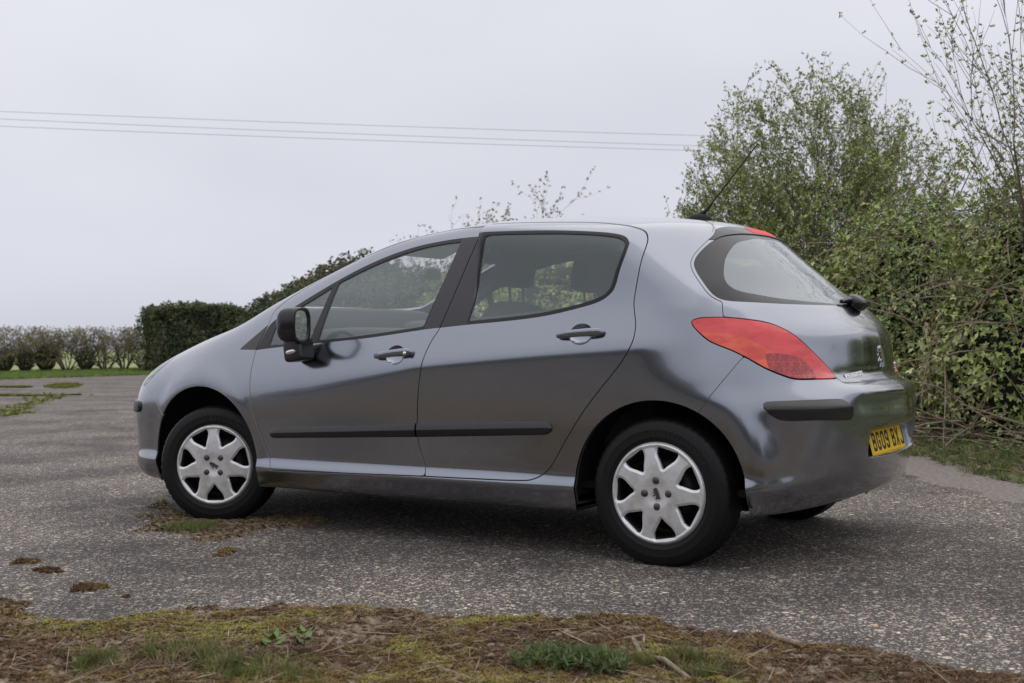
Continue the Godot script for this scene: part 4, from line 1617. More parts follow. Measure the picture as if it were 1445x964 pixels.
func ground_materials() -> void:
	bumps.seed = 11
	bumps.frequency = 0.01
	bumps.fractal_octaves = 3
	patch_noise.seed = 23
	patch_noise.frequency = 0.01
	patch_noise.fractal_octaves = 3
	edge_poly = pairs(EDGE)
	G.leaf = leafy(0.42)
	G.leaf_dull = leafy(0.75)
	G.moss = leafy(0.9)
	G.moss.backlight_enabled = false
	G.straw = leafy(0.7)
	G.straw.backlight_enabled = false
	var tri := func(m: StandardMaterial3D, t: Texture2D, s: float) -> StandardMaterial3D:
		m.albedo_color = Color(1, 1, 1)
		m.albedo_texture = t
		m.uv1_triplanar = true
		m.uv1_world_triplanar = true
		m.uv1_scale = Vector3.ONE / s
		return m
	G.soil = tri.call(mat(Color(1, 1, 1), 0.95), noise_tex(0.03, 6, [[0.2, 0.075, 0.050, 0.028], [0.45, 0.14, 0.10, 0.058], [0.6, 0.21, 0.165, 0.115], [0.8, 0.32, 0.27, 0.215]], 3), 0.7)
	G.sand = tri.call(mat(Color(1, 1, 1), 0.95), noise_tex(0.04, 6, [[0.2, 0.13, 0.11, 0.095], [0.5, 0.20, 0.175, 0.155], [0.8, 0.28, 0.25, 0.225]], 44), 0.8)
	G.verge = tri.call(mat(Color(1, 1, 1), 0.95), noise_tex(0.02, 6, [[0.2, 0.05, 0.045, 0.02], [0.45, 0.085, 0.10, 0.03], [0.6, 0.14, 0.15, 0.05], [0.8, 0.24, 0.20, 0.13]], 4), 1.6)
	G.field = tri.call(mat(Color(1, 1, 1), 0.95), noise_tex(0.01, 5, [[0.2, 0.16, 0.20, 0.06], [0.5, 0.24, 0.28, 0.10], [0.8, 0.34, 0.35, 0.17]], 6), 14.0)
	G.grass_ground = tri.call(mat(Color(1, 1, 1), 0.95), noise_tex(0.015, 5, [[0.2, 0.035, 0.045, 0.015], [0.5, 0.06, 0.08, 0.025], [0.8, 0.10, 0.11, 0.04]], 7), 5.0)
	G.bark = tri.call(mat(Color(1, 1, 1), 0.85), noise_tex(0.03, 4, [[0.2, 0.045, 0.035, 0.026], [0.5, 0.10, 0.08, 0.06], [0.8, 0.17, 0.145, 0.115]], 8, 256), 0.25)
	G.twig = tri.call(mat(Color(1, 1, 1), 0.8), noise_tex(0.03, 4, [[0.2, 0.10, 0.075, 0.058], [0.5, 0.19, 0.15, 0.115], [0.8, 0.29, 0.24, 0.19]], 18, 256), 0.25)
	G.dead = tri.call(mat(Color(1, 1, 1), 0.8), noise_tex(0.03, 4, [[0.2, 0.16, 0.11, 0.075], [0.5, 0.27, 0.20, 0.14], [0.8, 0.40, 0.33, 0.26]], 28, 256), 0.2)
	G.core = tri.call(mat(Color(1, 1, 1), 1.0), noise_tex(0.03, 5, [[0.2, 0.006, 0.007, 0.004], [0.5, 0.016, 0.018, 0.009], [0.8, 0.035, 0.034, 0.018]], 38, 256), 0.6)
	var tq := Time.get_ticks_msec()
	G.concrete = concrete()

func flat(poly: PackedVector2Array, y: float) -> Surf:
	var s := Surf.new()
	for q in poly:
		s.p.append(Vector3(q.x, y, q.y))
		s.n.append(Vector3.UP)
	s.t.append_array(Geometry2D.triangulate_polygon(poly))
	return s

const YARD := [-30.4,30, -29.75,-12, -29.7,-17.6, -29.5,-23.2, -28.6,-26.2, -27,-26.0, -18,-20.0, -9,-12.4, -4,-7.9, -1,-5.6, 0.3,-4.75, 1.11,-4.076, 1.45,-3.35, 1.584,-3.095, 1.87,-2.777, 2.164,-2.391, 3.1,-1.6, 4.6,-0.6, 6.4,0.4, 16,2.5, 22,6, 22,18, 0,22, -20,26]

func rough_edge(q: Array, amount: float) -> PackedVector2Array:
	var a := pairs(q)
	var o := PackedVector2Array()
	for i in a.size():
		var u := a[i]
		var v := a[(i + 1) % a.size()]
		var l := u.distance_to(v)
		var k := clampi(int(l / (0.12 if u.x > -6.0 and u.length() < 12.0 else 0.8)), 1, 80)
		for j in k:
			var p := u.lerp(v, float(j) / k)
			o.append(p + amount * Vector2(bumps.get_noise_2d(p.x * 90.0, p.y * 90.0), bumps.get_noise_2d(p.x * 90.0 + 500.0, p.y * 90.0)))
	return o

var yard_poly := PackedVector2Array()
var yard_coarse := PackedVector2Array()

func verge_h(x: float, z: float) -> float:
	var d := poly_dist(yard_coarse, Vector2(x, z))
	return -0.014 + 0.045 * ss(-0.01, 0.5, d) + 0.05 * ss(0.4, 3.0, d) + 0.012 * bumps.get_noise_2d(x * 250.0, z * 250.0)

func build_ground() -> void:
	ground_materials()
	yard_poly = rough_edge(YARD, 0.14)
	yard_coarse = pairs(YARD)
	var o := put("field", flat(pairs([-700, -700, 700, -700, 700, 700, -700, 700]), -0.06), G.field, self)
	tag(o, "pale green field beyond the thin hedge", "", "", "structure")
	o = put("grass_bank", flat(pairs([-60, 60, -60, -8, -44, -10, -41, -25.4, -36.8, -33, -20, -32, 6, -24, 60, -20, 60, 60]), -0.035), G.grass_ground, self)
	tag(o, "grassy ground round the yard", "", "", "structure")
	o = put("yard", flat(yard_poly, 0.0), G.concrete, self)
	tag(o, "worn grey concrete yard with pale stones showing", "", "", "structure")
	# mossy soil along the near edge
	var bank := mound(-1.9, 4.3, 1.3, 3.5, 0.02, bank_h)
	bank.join(mound(-9.0, -1.9, 2.6, 7.9, 0.12, bank_h))
	bank.join(mound(4.3, 8.9, 0.6, 7.9, 0.12, bank_h))
	bank.join(mound(-1.9, 4.3, 3.48, 7.9, 0.12, bank_h))
	o = put("mossy_soil", bank, G.soil, self)
	tag(o, "brown mossy soil along the near edge of the yard", "", "", "structure")
	bank_cover()
	# pale sand swept against the edges
	var sand := Surf.new()
	for q in [[0.05, 2.72, 0.20, 0.09], [-0.75, 2.83, 0.25, 0.08]]:
		var sh := func(x: float, z: float) -> float:
			var e := Vector2((x - q[0]) / q[2], (z - q[1] + 0.25 * (x - q[0])) / q[3]).length() + 0.6 * bumps.get_noise_2d(x * 500.0, z * 500.0)
			return -0.008 + 0.013 * ss(1.1, 0.5, e)
		sand.join(mound(q[0] - 0.4, q[0] + 0.4, q[1] - 0.3, q[1] + 0.3, 0.02, sh))
	sand.join(mound(0.2, 3.4, -5.4, -0.8, 0.05, func(x: float, z: float) -> float:
		var d := poly_dist(yard_coarse, Vector2(x, z)) + 0.22 * bumps.get_noise_2d(x * 150.0, z * 150.0)
		return -0.012 + 0.020 * ss(-0.50, -0.18, d) * ss(0.34, 0.20, d) + 0.02 * ss(0.0, 0.5, d)))
	o = put("sand", sand, G.sand, self)
	tag(o, "pale sandy dirt along the edges of the concrete", "", "", "stuff")
	# the verge on the right
	var vg := mound(-1.4, 4.4, -8.2, -0.2, 0.05, verge_h)
	o = put("verge", vg, G.verge, self)
	tag(o, "grassy verge between the yard and the brambles", "", "", "structure")
	verge_cover()
	# grass strip in front of the thin hedge
	var far := Surf.new()
	far.join(flat(pairs([-29.3, -10.0, -29.3, -25.0, -31.0, -30.0, -36.8, -33.0, -41.0, -25.4, -44.0, -10.0]), -0.02))
	o = put("grass_strip", far, G.verge, self)
	tag(o, "bright green grass strip in front of the thin hedge", "", "", "structure")
	far_grass()
	patches()

func bank_cover() -> void:
	var sc := Scatter.new()
	for i in 75000:
		var x := rv(-0.75, 3.2)
		var z := rv(1.55, 3.3)
		# only what the yard's edge leaves in the picture
		if z > 3.35 - 0.42 * (x + 0.4) + 0.9 or z < 1.6:
			continue
		var h := bank_h(x, z)
		if h < 0.004:
			continue
		var t := moss_tone(x + 3.0, z)
		if t < 0.18 and rng.randf() < 0.7:
			continue
		var s := rv(0.008, 0.021)
		sc.add(Basis(Vector3.UP, rv(0, TAU)).scaled(Vector3(s, s * rv(0.5, 1.0), s)), Vector3(x, h - 0.001, z), moss_colour(x, z))
	var o := put_scatter("moss", sc, tuft_mesh(9, 0.16, 1.2), G.moss, self)
	tag(o, "brown and yellow-green moss over the near edge of the yard", "moss", "", "stuff")
	sc = Scatter.new()
	for i in 1700:
		var x := rv(-0.7, 3.2)
		var z := rv(1.65, 3.3)
		var h := bank_h(x, z)
		if h < 0.004:
			continue
		var l := rv(0.015, 0.06) if rng.randf() < 0.88 else rv(0.06, 0.15)
		var b := Basis(Vector3.UP, rv(0, TAU)) * Basis(Vector3.RIGHT, PI / 2 - rv(-0.05, 0.30)) * Basis(Vector3.UP, rv(0, TAU))
		var g := rv(0.6, 1.25)
		sc.add(b.scaled_local(Vector3(rv(0.0006, 0.0014), l, rv(0.0006, 0.0012))), Vector3(x, h + rv(0.002, 0.012), z), Color(0.40 * g, 0.31 * g, 0.21 * g))
	o = put_scatter("straw", sc, straw_mesh(), G.straw, self)
	tag(o, "dry pale stalks lying over the moss", "straw", "", "stuff")
	# green clumps, each one a plant
	var blade := tuft_mesh(14, 0.018, 0.9)
	for q in [[0.80, 2.84, 0.15, 95, "low grass tuft in the brown moss, nearest the left edge of the photo"], [0.97, 2.90, 0.12, 70, "grass tuft close beside the nettle seedling"], [0.60, 3.05, 0.12, 50, "grass tuft at the very bottom left corner"], [2.03, 2.20, 0.12, 75, "grass clump beside the long forked twig"], [2.12, 2.30, 0.09, 40, "small grass clump under the long forked twig"], [1.15, 2.86, 0.16, 45, "sparse grass between the nettle seedling and the feathery plant"]]:
		sc = Scatter.new()
		for i in q[3]:
			var a := rv(0, TAU)
			var r: float = q[2] * minf(absf(rng.randfn()), 1.5) * 0.62
			var x: float = q[0] + cos(a) * r * 1.3
			var z: float = q[1] + sin(a) * r
			var s := rv(0.03, 0.075)
			var g := rv(0.6, 1.3)
			sc.add(Basis(Vector3.UP, rv(0, TAU)).scaled(Vector3(s, s, s)), Vector3(x, bank_h(x, z) - 0.003, z), Color(0.16 * g, 0.20 * g, 0.045 * g) if rng.randf() < 0.6 else Color(0.34 * g, 0.28 * g, 0.15 * g))
		var tf := put_joined("grass_tuft", sc, blade, G.leaf, self)
		tag(tf, q[4], "grass tuft", "grass tufts in the moss", "thing")
	# a low feathery plant and a nettle seedling
	var fine := tuft_mesh(10, 0.05, 1.1)
	for q in [[1.70, 2.42, 0.10], [1.80, 2.37, 0.10], [1.87, 2.38, 0.07]]:
		sc = Scatter.new()
		for i in 150:
			var a := rv(0, TAU)
			var r: float = q[2] * minf(absf(rng.randfn()), 1.5) * 0.62
			var x: float = q[0] + cos(a) * r
			var z: float = q[1] + sin(a) * r * 0.8
			var s := rv(0.018, 0.04)
			var g := rv(0.7, 1.3)
			sc.add(Basis(ball(), rv(0, 1.0)).scaled(Vector3(s, s, s)), Vector3(x, bank_h(x, z) + rv(0.0, 0.035), z), Color(0.15 * g, 0.20 * g, 0.075 * g))
		var tf := put_joined("feathery_plant", sc, fine, G.leaf, self)
		tag(tf, ["feathery green plant in the moss, left of its two neighbours", "feathery green plant between two others in the moss", "small feathery green plant nearest the forked twig"][[1.70, 1.80, 1.87].find(q[0])], "plant", "feathery plants in the moss", "thing")
	var lm := leaf_mesh([Transform3D()], 0.35)
	for q in [[0.955, 2.715, 6], [1.045, 2.675, 9]]:
		var pl := node("nettle_seedling", self, Vector3(q[0], bank_h(q[0], q[1]), q[1]))
		tag(pl, "small nettle seedling, left one of two" if q[2] == 6 else "larger nettle seedling beside a pale stalk", "plant", "nettle seedlings in the moss")
		put("stem", tube([Vector3.ZERO, Vector3(0.004, 0.045, 0)], 0.002, 6), G.twig, pl)
		for i in q[2]:
			var s := rv(0.030, 0.052)
			var b := (Basis(Vector3.UP, i * 2.4) * Basis(Vector3.RIGHT, rv(0.9, 1.35))).scaled(Vector3.ONE * s)
			var me := put_mesh("leaf", lm, mat(Color(0.10, 0.19, 0.035), 0.5), pl, Transform3D(b, Vector3(0.002, 0.012 + 0.006 * i, 0)))
			me.set_meta("kind", "thing")
	# fallen twigs
	var k := 0
	for q in [[[1.785, 2.085, 1.83, 2.12, 1.885, 2.181, 2.0, 2.27, 2.13, 2.375], 0.0075, "long forked brown twig running out of the bottom of the picture"], [[2.093, 1.728, 2.14, 1.765, 2.173, 1.805, 2.26, 1.889], 0.0095, "short grey stick lying on the moss near the concrete"], [[0.98, -2.266, 1.01, -2.40, 1.039, -2.524], 0.006, "small dark twig on the concrete behind the car"], [[0.55, 2.62, 0.62, 2.56, 0.70, 2.58], 0.003, "thin bent pale stalk lying on the brown moss"], [[1.06, 2.70, 1.085, 2.645, 1.10, 2.60], 0.003, "thin pale stalk leaning beside the larger nettle"]]:
		var path := PackedVector3Array()
		var a: Array = q[0]
		for i in range(0, a.size(), 2):
			path.append(Vector3(a[i], maxf(bank_h(a[i], a[i + 1]), 0.0) + q[1] + (0.035 if k == 4 and i == 4 else 0.012 * sin(i * 1.3 + k)), a[i + 1]))
		var r: float = q[1]
		var tw := put("fallen_twig", tube(path, PackedFloat32Array([r * 0.7, r, r * 1.05, r * 0.95, r * 0.8]).slice(0, path.size()), 8), G.dead if k != 2 else G.bark, self)
		tag(tw, q[2], "twig", "fallen twigs")
		if k == 0:
			put("side_twig", tube([path[1], path[1] + Vector3(0.05, 0.02, 0.03), path[1] + Vector3(0.075, 0.012, 0.085)], PackedFloat32Array([0.005, 0.004, 0.003]), 7), G.dead, tw)
		k += 1

func straw_mesh() -> ArrayMesh:
	var s := Surf.new()
	s.join(tube([Vector3(0, -0.5, 0), Vector3(0.5, 0.0, 0.3), Vector3(0, 0.5, 0)], 1.0, 4, false))
	return to_mesh(s)

func verge_cover() -> void:
	var sc := Scatter.new()
	var sg := Scatter.new()
	var sl := Scatter.new()
	for i in 22000:
		var x := rv(-1.2, 4.2)
		var z := rv(-7.9, -0.4)
		var d := poly_dist(yard_coarse, Vector2(x, z))
		if d < 0.12 or d > 3.4:
			continue
		var green := patch_noise.get_noise_2d(x * 45.0, z * 45.0) + 0.15
		var h := verge_h(x, z)
		if rng.randf() < 0.55:
			if green < 0.0 and rng.randf() < 0.75:
				continue
			var s := rv(0.04, 0.13)
			var g := rv(0.6, 1.35)
			sc.add(Basis(Vector3.UP, rv(0, TAU)).scaled(Vector3(s, s, s)), Vector3(x, h - 0.005, z), Color(0.13 * g, 0.17 * g, 0.04 * g) if rng.randf() < 0.8 else Color(0.30 * g, 0.25 * g, 0.13 * g))
		elif rng.randf() < 0.45:
			var l := rv(0.06, 0.5) * (1.0 if d > 0.8 else 0.5)
			var b := Basis(Vector3.UP, rv(0, TAU)) * Basis(Vector3.RIGHT, PI / 2 - rv(-0.05, 0.35)) * Basis(Vector3.UP, rv(0, TAU))
			var g := rv(0.55, 1.2)
			sg.add(b.scaled_local(Vector3(rv(0.0015, 0.004), l, 0.0025)), Vector3(x, h + rv(0.0, 0.06 if d > 1.0 else 0.02), z), Color(0.36 * g, 0.27 * g, 0.19 * g))
		elif green > -0.05 and d > 0.5:
			var s := rv(0.03, 0.07)
			var g := rv(0.6, 1.3)
			sl.add((Basis(Vector3.UP, rv(0, TAU)) * Basis(Vector3.RIGHT, rv(-1.5, -0.7))).scaled(Vector3(s, s, s)), Vector3(x, h + rv(0.02, 0.12), z), Color(0.10 * g, 0.17 * g, 0.035 * g))
	tag(put_scatter("grass", sc, tuft_mesh(10, 0.03, 0.9), G.leaf, self), "rough grass on the verge beside the brambles", "grass", "", "stuff")
	tag(put_scatter("dead_stalks", sg, straw_mesh(), G.straw, self), "dry stalks strewn over the verge at the foot of the brambles", "stalks", "", "stuff")
	tag(put_scatter("weeds", sl, trefoil(), G.leaf, self), "low green weeds on the verge", "weeds", "", "stuff")

func far_grass() -> void:
	var sc := Scatter.new()
	for i in 15000:
		var x := rv(-41.5, -29.5)
		var z := rv(-31.5, -14.0)
		if poly_dist(yard_coarse, Vector2(x, z)) < 0.0:
			continue
		if x - 0.47 * (z + 24.9) < -40.6:
			continue
		var s := rv(0.07, 0.17)
		var g := rv(0.7, 1.25)
		sc.add(Basis(Vector3.UP, rv(0, TAU)).scaled(Vector3(s * 1.4, s, s * 1.4)), Vector3(x, -0.02, z), Color(0.20 * g, 0.29 * g, 0.06 * g))
	tag(put_scatter("grass", sc, tuft_mesh(9, 0.06, 0.9), G.leaf, self), "bright grass along the foot of the thin hedge", "grass", "", "stuff")

# flat cushions of moss on the concrete, each a mound of its own outline
func patches() -> void:
	var list := [
		[[-2.32,0.20, -2.05,0.42, -1.75,0.62, -1.45,0.70, -1.15,0.72, -0.95,0.40, -0.70,0.55, -0.66,0.78, -0.80,0.92, -0.75,1.16, -0.78,1.36, -1.0,1.22, -1.19,1.23, -1.33,1.26, -1.56,0.98, -1.83,0.92, -1.62,0.80, -1.98,0.60], 0.020, "brown moss patch under the front wheel"],
		[[-0.43,2.34, -0.43,2.28, -0.36,2.25, -0.29,2.28, -0.31,2.36, -0.37,2.385], 0.014, "small dark moss cushion on the concrete in the lower left, the clearest one"],
		[[-1.08,2.15, -1.14,2.04, -1.05,2.02, -0.99,2.07], 0.010, "moss cushion at the left edge of the concrete"],
		[[-0.88,2.19, -0.83,2.12, -0.72,2.14, -0.76,2.20], 0.010, "thin moss cushion between two others on the left of the concrete"],
		[[-0.16,2.37, -0.14,2.32, -0.10,2.35], 0.008, "tiny moss speck on the concrete near the clearest cushion"],
		[[-0.57,1.42, -0.52,1.38, -0.42,1.52, -0.45,1.60], 0.008, "thin brown moss smear just in front of the front wheel's patch"],
		[[-12.0,-5.2, -13.9,-6.9, -16.1,-8.9, -17.8,-10.6, -16.6,-9.9, -14.9,-8.4, -12.7,-6.4, -11.0,-4.9], 0.012, "yellow-green grassy seam in the far left of the yard"],
		[[-18.5,-8.9, -17.2,-9.5, -16.3,-10.4, -17.0,-10.1, -18.5,-9.3], 0.012, "thin green seam crossing the far left of the yard"],
		[[-22.9,-12.5, -21.9,-12.8, -22.2,-13.2, -23.0,-12.9], 0.012, "small green patch at the far left edge of the yard"],
		[[-20.6,-12.6, -23.6,-15.0, -23.3,-15.4, -20.4,-13.1], 0.012, "short green seam in the middle distance of the yard"],
	]
	for q in list:
		var poly := smooth(q[0], 200.0, 3)
		var lo := poly[0]
		var hi := poly[0]
		for v in poly:
			lo = lo.min(v)
			hi = hi.max(v)
		var ext := maxf(hi.x - lo.x, hi.y - lo.y)
		var far := ext > 0.3 and lo.x < -9.0
		var high: float = q[1]
		var hf := func(x: float, z: float) -> float:
			var k := 60.0 if far else 260.0
			var d := -poly_dist(poly, Vector2(x, z)) + (0.35 if far else 0.07) * minf(ext, 1.0) * bumps.get_noise_2d(x * k * 3.0, z * k * 3.0)
			return -0.006 + (high + 0.006) * ss(-0.01, 0.10 if far else 0.05 * minf(1.0, ext * 2.0), d) * (0.75 + 0.5 * bumps.get_noise_2d(x * 900.0, z * 900.0))
		var pad := 0.06 if not far else 0.3
		var root_p := Vector3((lo.x + hi.x) / 2, 0, (lo.y + hi.y) / 2)
		var o := node("moss_patch", self, root_p)
		tag(o, q[2], "moss patch", "moss patches on the concrete")
		var back := Transform3D(Basis(), -root_p)
		put("cushion", mound(lo.x - pad, hi.x + pad, lo.y - pad, hi.y + pad, 0.02 if not far else 0.12, hf).moved(back), G.soil if not far else G.verge, o)
		var sc := Scatter.new()
		var n := 9000 if ext > 1.0 and not far else (4500 if far else 900)
		for i in n:
			var x := rv(lo.x - pad, hi.x + pad)
			var z := rv(lo.y - pad, hi.y + pad)
			var h: float = hf.call(x, z)
			if h < 0.002:
				continue
			if far:
				var s := rv(0.05, 0.13)
				var g := rv(0.7, 1.3)
				sc.add(Basis(Vector3.UP, rv(0, TAU)).scaled(Vector3(s, s * 0.6, s)), Vector3(x, h - 0.01, z) - root_p, Color(0.24 * g, 0.26 * g, 0.06 * g))
			else:
				var s := rv(0.008, 0.020)
				var c := moss_colour(x, z)
				if ext > 1.0 and rng.randf() < 0.25:
					c = Color(0.13, 0.105, 0.03) * rv(0.7, 1.3)
				sc.add(Basis(Vector3.UP, rv(0, TAU)).scaled(Vector3(s, s * rv(0.5, 0.9), s)), Vector3(x, h - 0.001, z) - root_p, c)
		put_scatter("moss_tufts", sc, tuft_mesh(9, 0.16, 1.2), G.moss, o)
	var sc := Scatter.new()
	for i in 420:
		var a := rv(0, TAU)
		var r := sqrt(rng.randf())
		var s := rv(0.02, 0.05)
		var g := rv(0.7, 1.3)
		sc.add(Basis(Vector3.UP, rv(0, TAU)).scaled(Vector3(s, s, s)), Vector3(-1.127 + cos(a) * r * 0.15, 0.008, 1.09 + sin(a) * r * 0.12), Color(0.17 * g, 0.22 * g, 0.06 * g) if rng.randf() < 0.75 else Color(0.26 * g, 0.22 * g, 0.11 * g))
	tag(put_joined("grass_tuft", sc, tuft_mesh(12, 0.025, 1.0), G.leaf, self), "short green grass tuft in front of the front wheel", "grass tuft", "", "thing")

# ---------------------------------------------------------------- plants
var crown_at := Vector3.ZERO
var crown_r := Vector3.ZERO

func grow(wood: Array, tips: Array, from: Vector3, dir: Vector3, length: float, radius: float, depth: int, kids: int, spread: float, rise: float, wob := 0.22) -> void:
	var path := PackedVector3Array([from])
	var rad := PackedFloat32Array([radius])
	var d := dir
	var n := 6 if depth > 1 else 4
	for i in n:
		d = (d + ball() * wob + Vector3.UP * rise).normalized()
		if crown_r.x > 0.0 and ((path[-1] + d * length / n - crown_at) / crown_r).length() > rv(0.93, 1.13) and path[-1].y > 1.0:
			if path.size() < 3:
				return
			break
		path.append(path[-1] + d * length / n)
		rad.append(radius * (1.0 - 0.62 * (i + 1.0) / n))
	(wood[0 if depth > 2 else 1] as Surf).join(tube(path, rad, 6 if depth > 2 else (4 if depth > 0 else 3), false))
	if depth <= 1:
		for i in range(1, path.size()):
			tips.append([path[i], (path[i] - path[i - 1]).normalized(), i == path.size() - 1])
	if depth == 0:
		return
	for k in kids:
		var f := rv(0.25, 1.0) if k > 0 else 1.0
		var at := f * (path.size() - 1)
		var i := mini(int(at), path.size() - 2)
		var p := path[i].lerp(path[i + 1], at - i)
		var dd := ((path[i + 1] - path[i]).normalized() + ball() * spread).normalized()
		grow(wood, tips, p, dd, length * rv(0.45, 0.78), maxf(rad[i] * rv(0.55, 0.76), 0.0030), depth - 1, kids, spread, rise, wob)

func leaves_at(tips: Array, chance: float, size: Vector2, cols: Array, origin: Vector3) -> Scatter:
	var sc := Scatter.new()
	for t in tips:
		var k := chance * (1.8 if t[2] else 1.0)
		while k > 0.0:
			if rng.randf() < k:
				var s := rv(size.x, size.y)
				var c: Color = cols[rng.randi() % cols.size()]
				var dir: Vector3 = t[1]
				var y := (dir + ball() * 0.9 + Vector3.UP * 0.25).normalized()
				var x := y.cross(ball()).normalized()
				sc.add(Basis(x * s, y * s, x.cross(y) * s), t[0] + ball() * s * 0.6 - origin, c * rv(0.7, 1.3))
			k -= 1.0
	return sc

const SPRING := [Color(0.32, 0.40, 0.11), Color(0.25, 0.34, 0.08), Color(0.38, 0.42, 0.14), Color(0.20, 0.26, 0.07), Color(0.30, 0.29, 0.13)]
const BRAMBLE := [Color(0.10, 0.15, 0.065), Color(0.20, 0.27, 0.09), Color(0.32, 0.41, 0.12), Color(0.40, 0.48, 0.15), Color(0.48, 0.52, 0.19), Color(0.32, 0.30, 0.15)]
const DARK := [Color(0.045, 0.062, 0.030), Color(0.075, 0.100, 0.044), Color(0.11, 0.135, 0.06), Color(0.14, 0.15, 0.07), Color(0.13, 0.11, 0.065)]

func woody(called: String, at: Vector3, label: String, category: String, group: String, wood: Array, sc: Scatter, mesh: Mesh, m: Material) -> Node3D:
	var o := node(called, self, at)
	tag(o, label, category, group)
	var back := Transform3D(Basis(), -at)
	put("trunk", wood[0].moved(back), G.bark, o).set_meta("kind", "stuff")
	if wood[1].p.size():
		put("twigs", wood[1].moved(back), G.twig, o).set_meta("kind", "stuff")
	if sc.count:
		put_scatter("foliage", sc, mesh, m, o)
	return o

# leaves through the outer part of rounded lumps, with a dark inside
func leafy_mass(o: Node3D, lumps: Array, n: int, size: Vector2, cols: Array, mesh: Mesh, m: Material, core := 0.80, sink := 0.30) -> void:
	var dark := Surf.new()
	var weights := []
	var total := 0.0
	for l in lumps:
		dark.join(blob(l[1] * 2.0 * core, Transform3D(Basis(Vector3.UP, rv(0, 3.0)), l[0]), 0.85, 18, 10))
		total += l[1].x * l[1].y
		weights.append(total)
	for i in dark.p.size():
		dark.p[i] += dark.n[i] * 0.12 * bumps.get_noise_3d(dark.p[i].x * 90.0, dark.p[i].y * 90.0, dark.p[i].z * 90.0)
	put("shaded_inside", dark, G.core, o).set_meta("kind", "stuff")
	var sc := Scatter.new()
	var tries := 0
	while sc.count < n and tries < n * 4:
		tries += 1
		var w := rng.randf() * total
		var li := 0
		while weights[li] < w:
			li += 1
		var l: Array = lumps[li]
		var v := ball()
		if v.y < -0.55:
			continue
		var r := 1.06 - sink * pow(rng.randf(), 1.6) + 0.16 * bumps.get_noise_3d(v.x * 200.0 + li * 31.0, v.y * 200.0, v.z * 200.0)
		var p: Vector3 = l[0] + v * l[1] * r
		if p.y + o.position.y < 0.03:
			continue
		var s := rv(size.x, size.y) * (0.72 + 0.5 * absf(bumps.get_noise_3d(p.z * 80.0, p.x * 80.0, p.y * 80.0)) * 2.0)
		var nn := (v * 0.9 + Vector3.UP * 0.35 + ball() * 0.75).normalized()
		var x := nn.cross(ball()).normalized()
		# clumps of lighter and darker kinds of leaf
		var tone := 0.75 * bumps.get_noise_3d(p.x * 60.0, p.y * 60.0, p.z * 60.0) + 0.6 * bumps.get_noise_3d(p.x * 190.0, p.y * 190.0, p.z * 190.0)
		var c: Color = cols[clampi(int((tone * 0.9 + 0.5 + rv(-0.35, 0.35)) * cols.size()), 0, cols.size() - 1)]
		sc.add(Basis(x * s, nn.cross(x) * s, nn * s), p, c * rv(0.7, 1.3))
	put_scatter("foliage", sc, mesh, m, o)

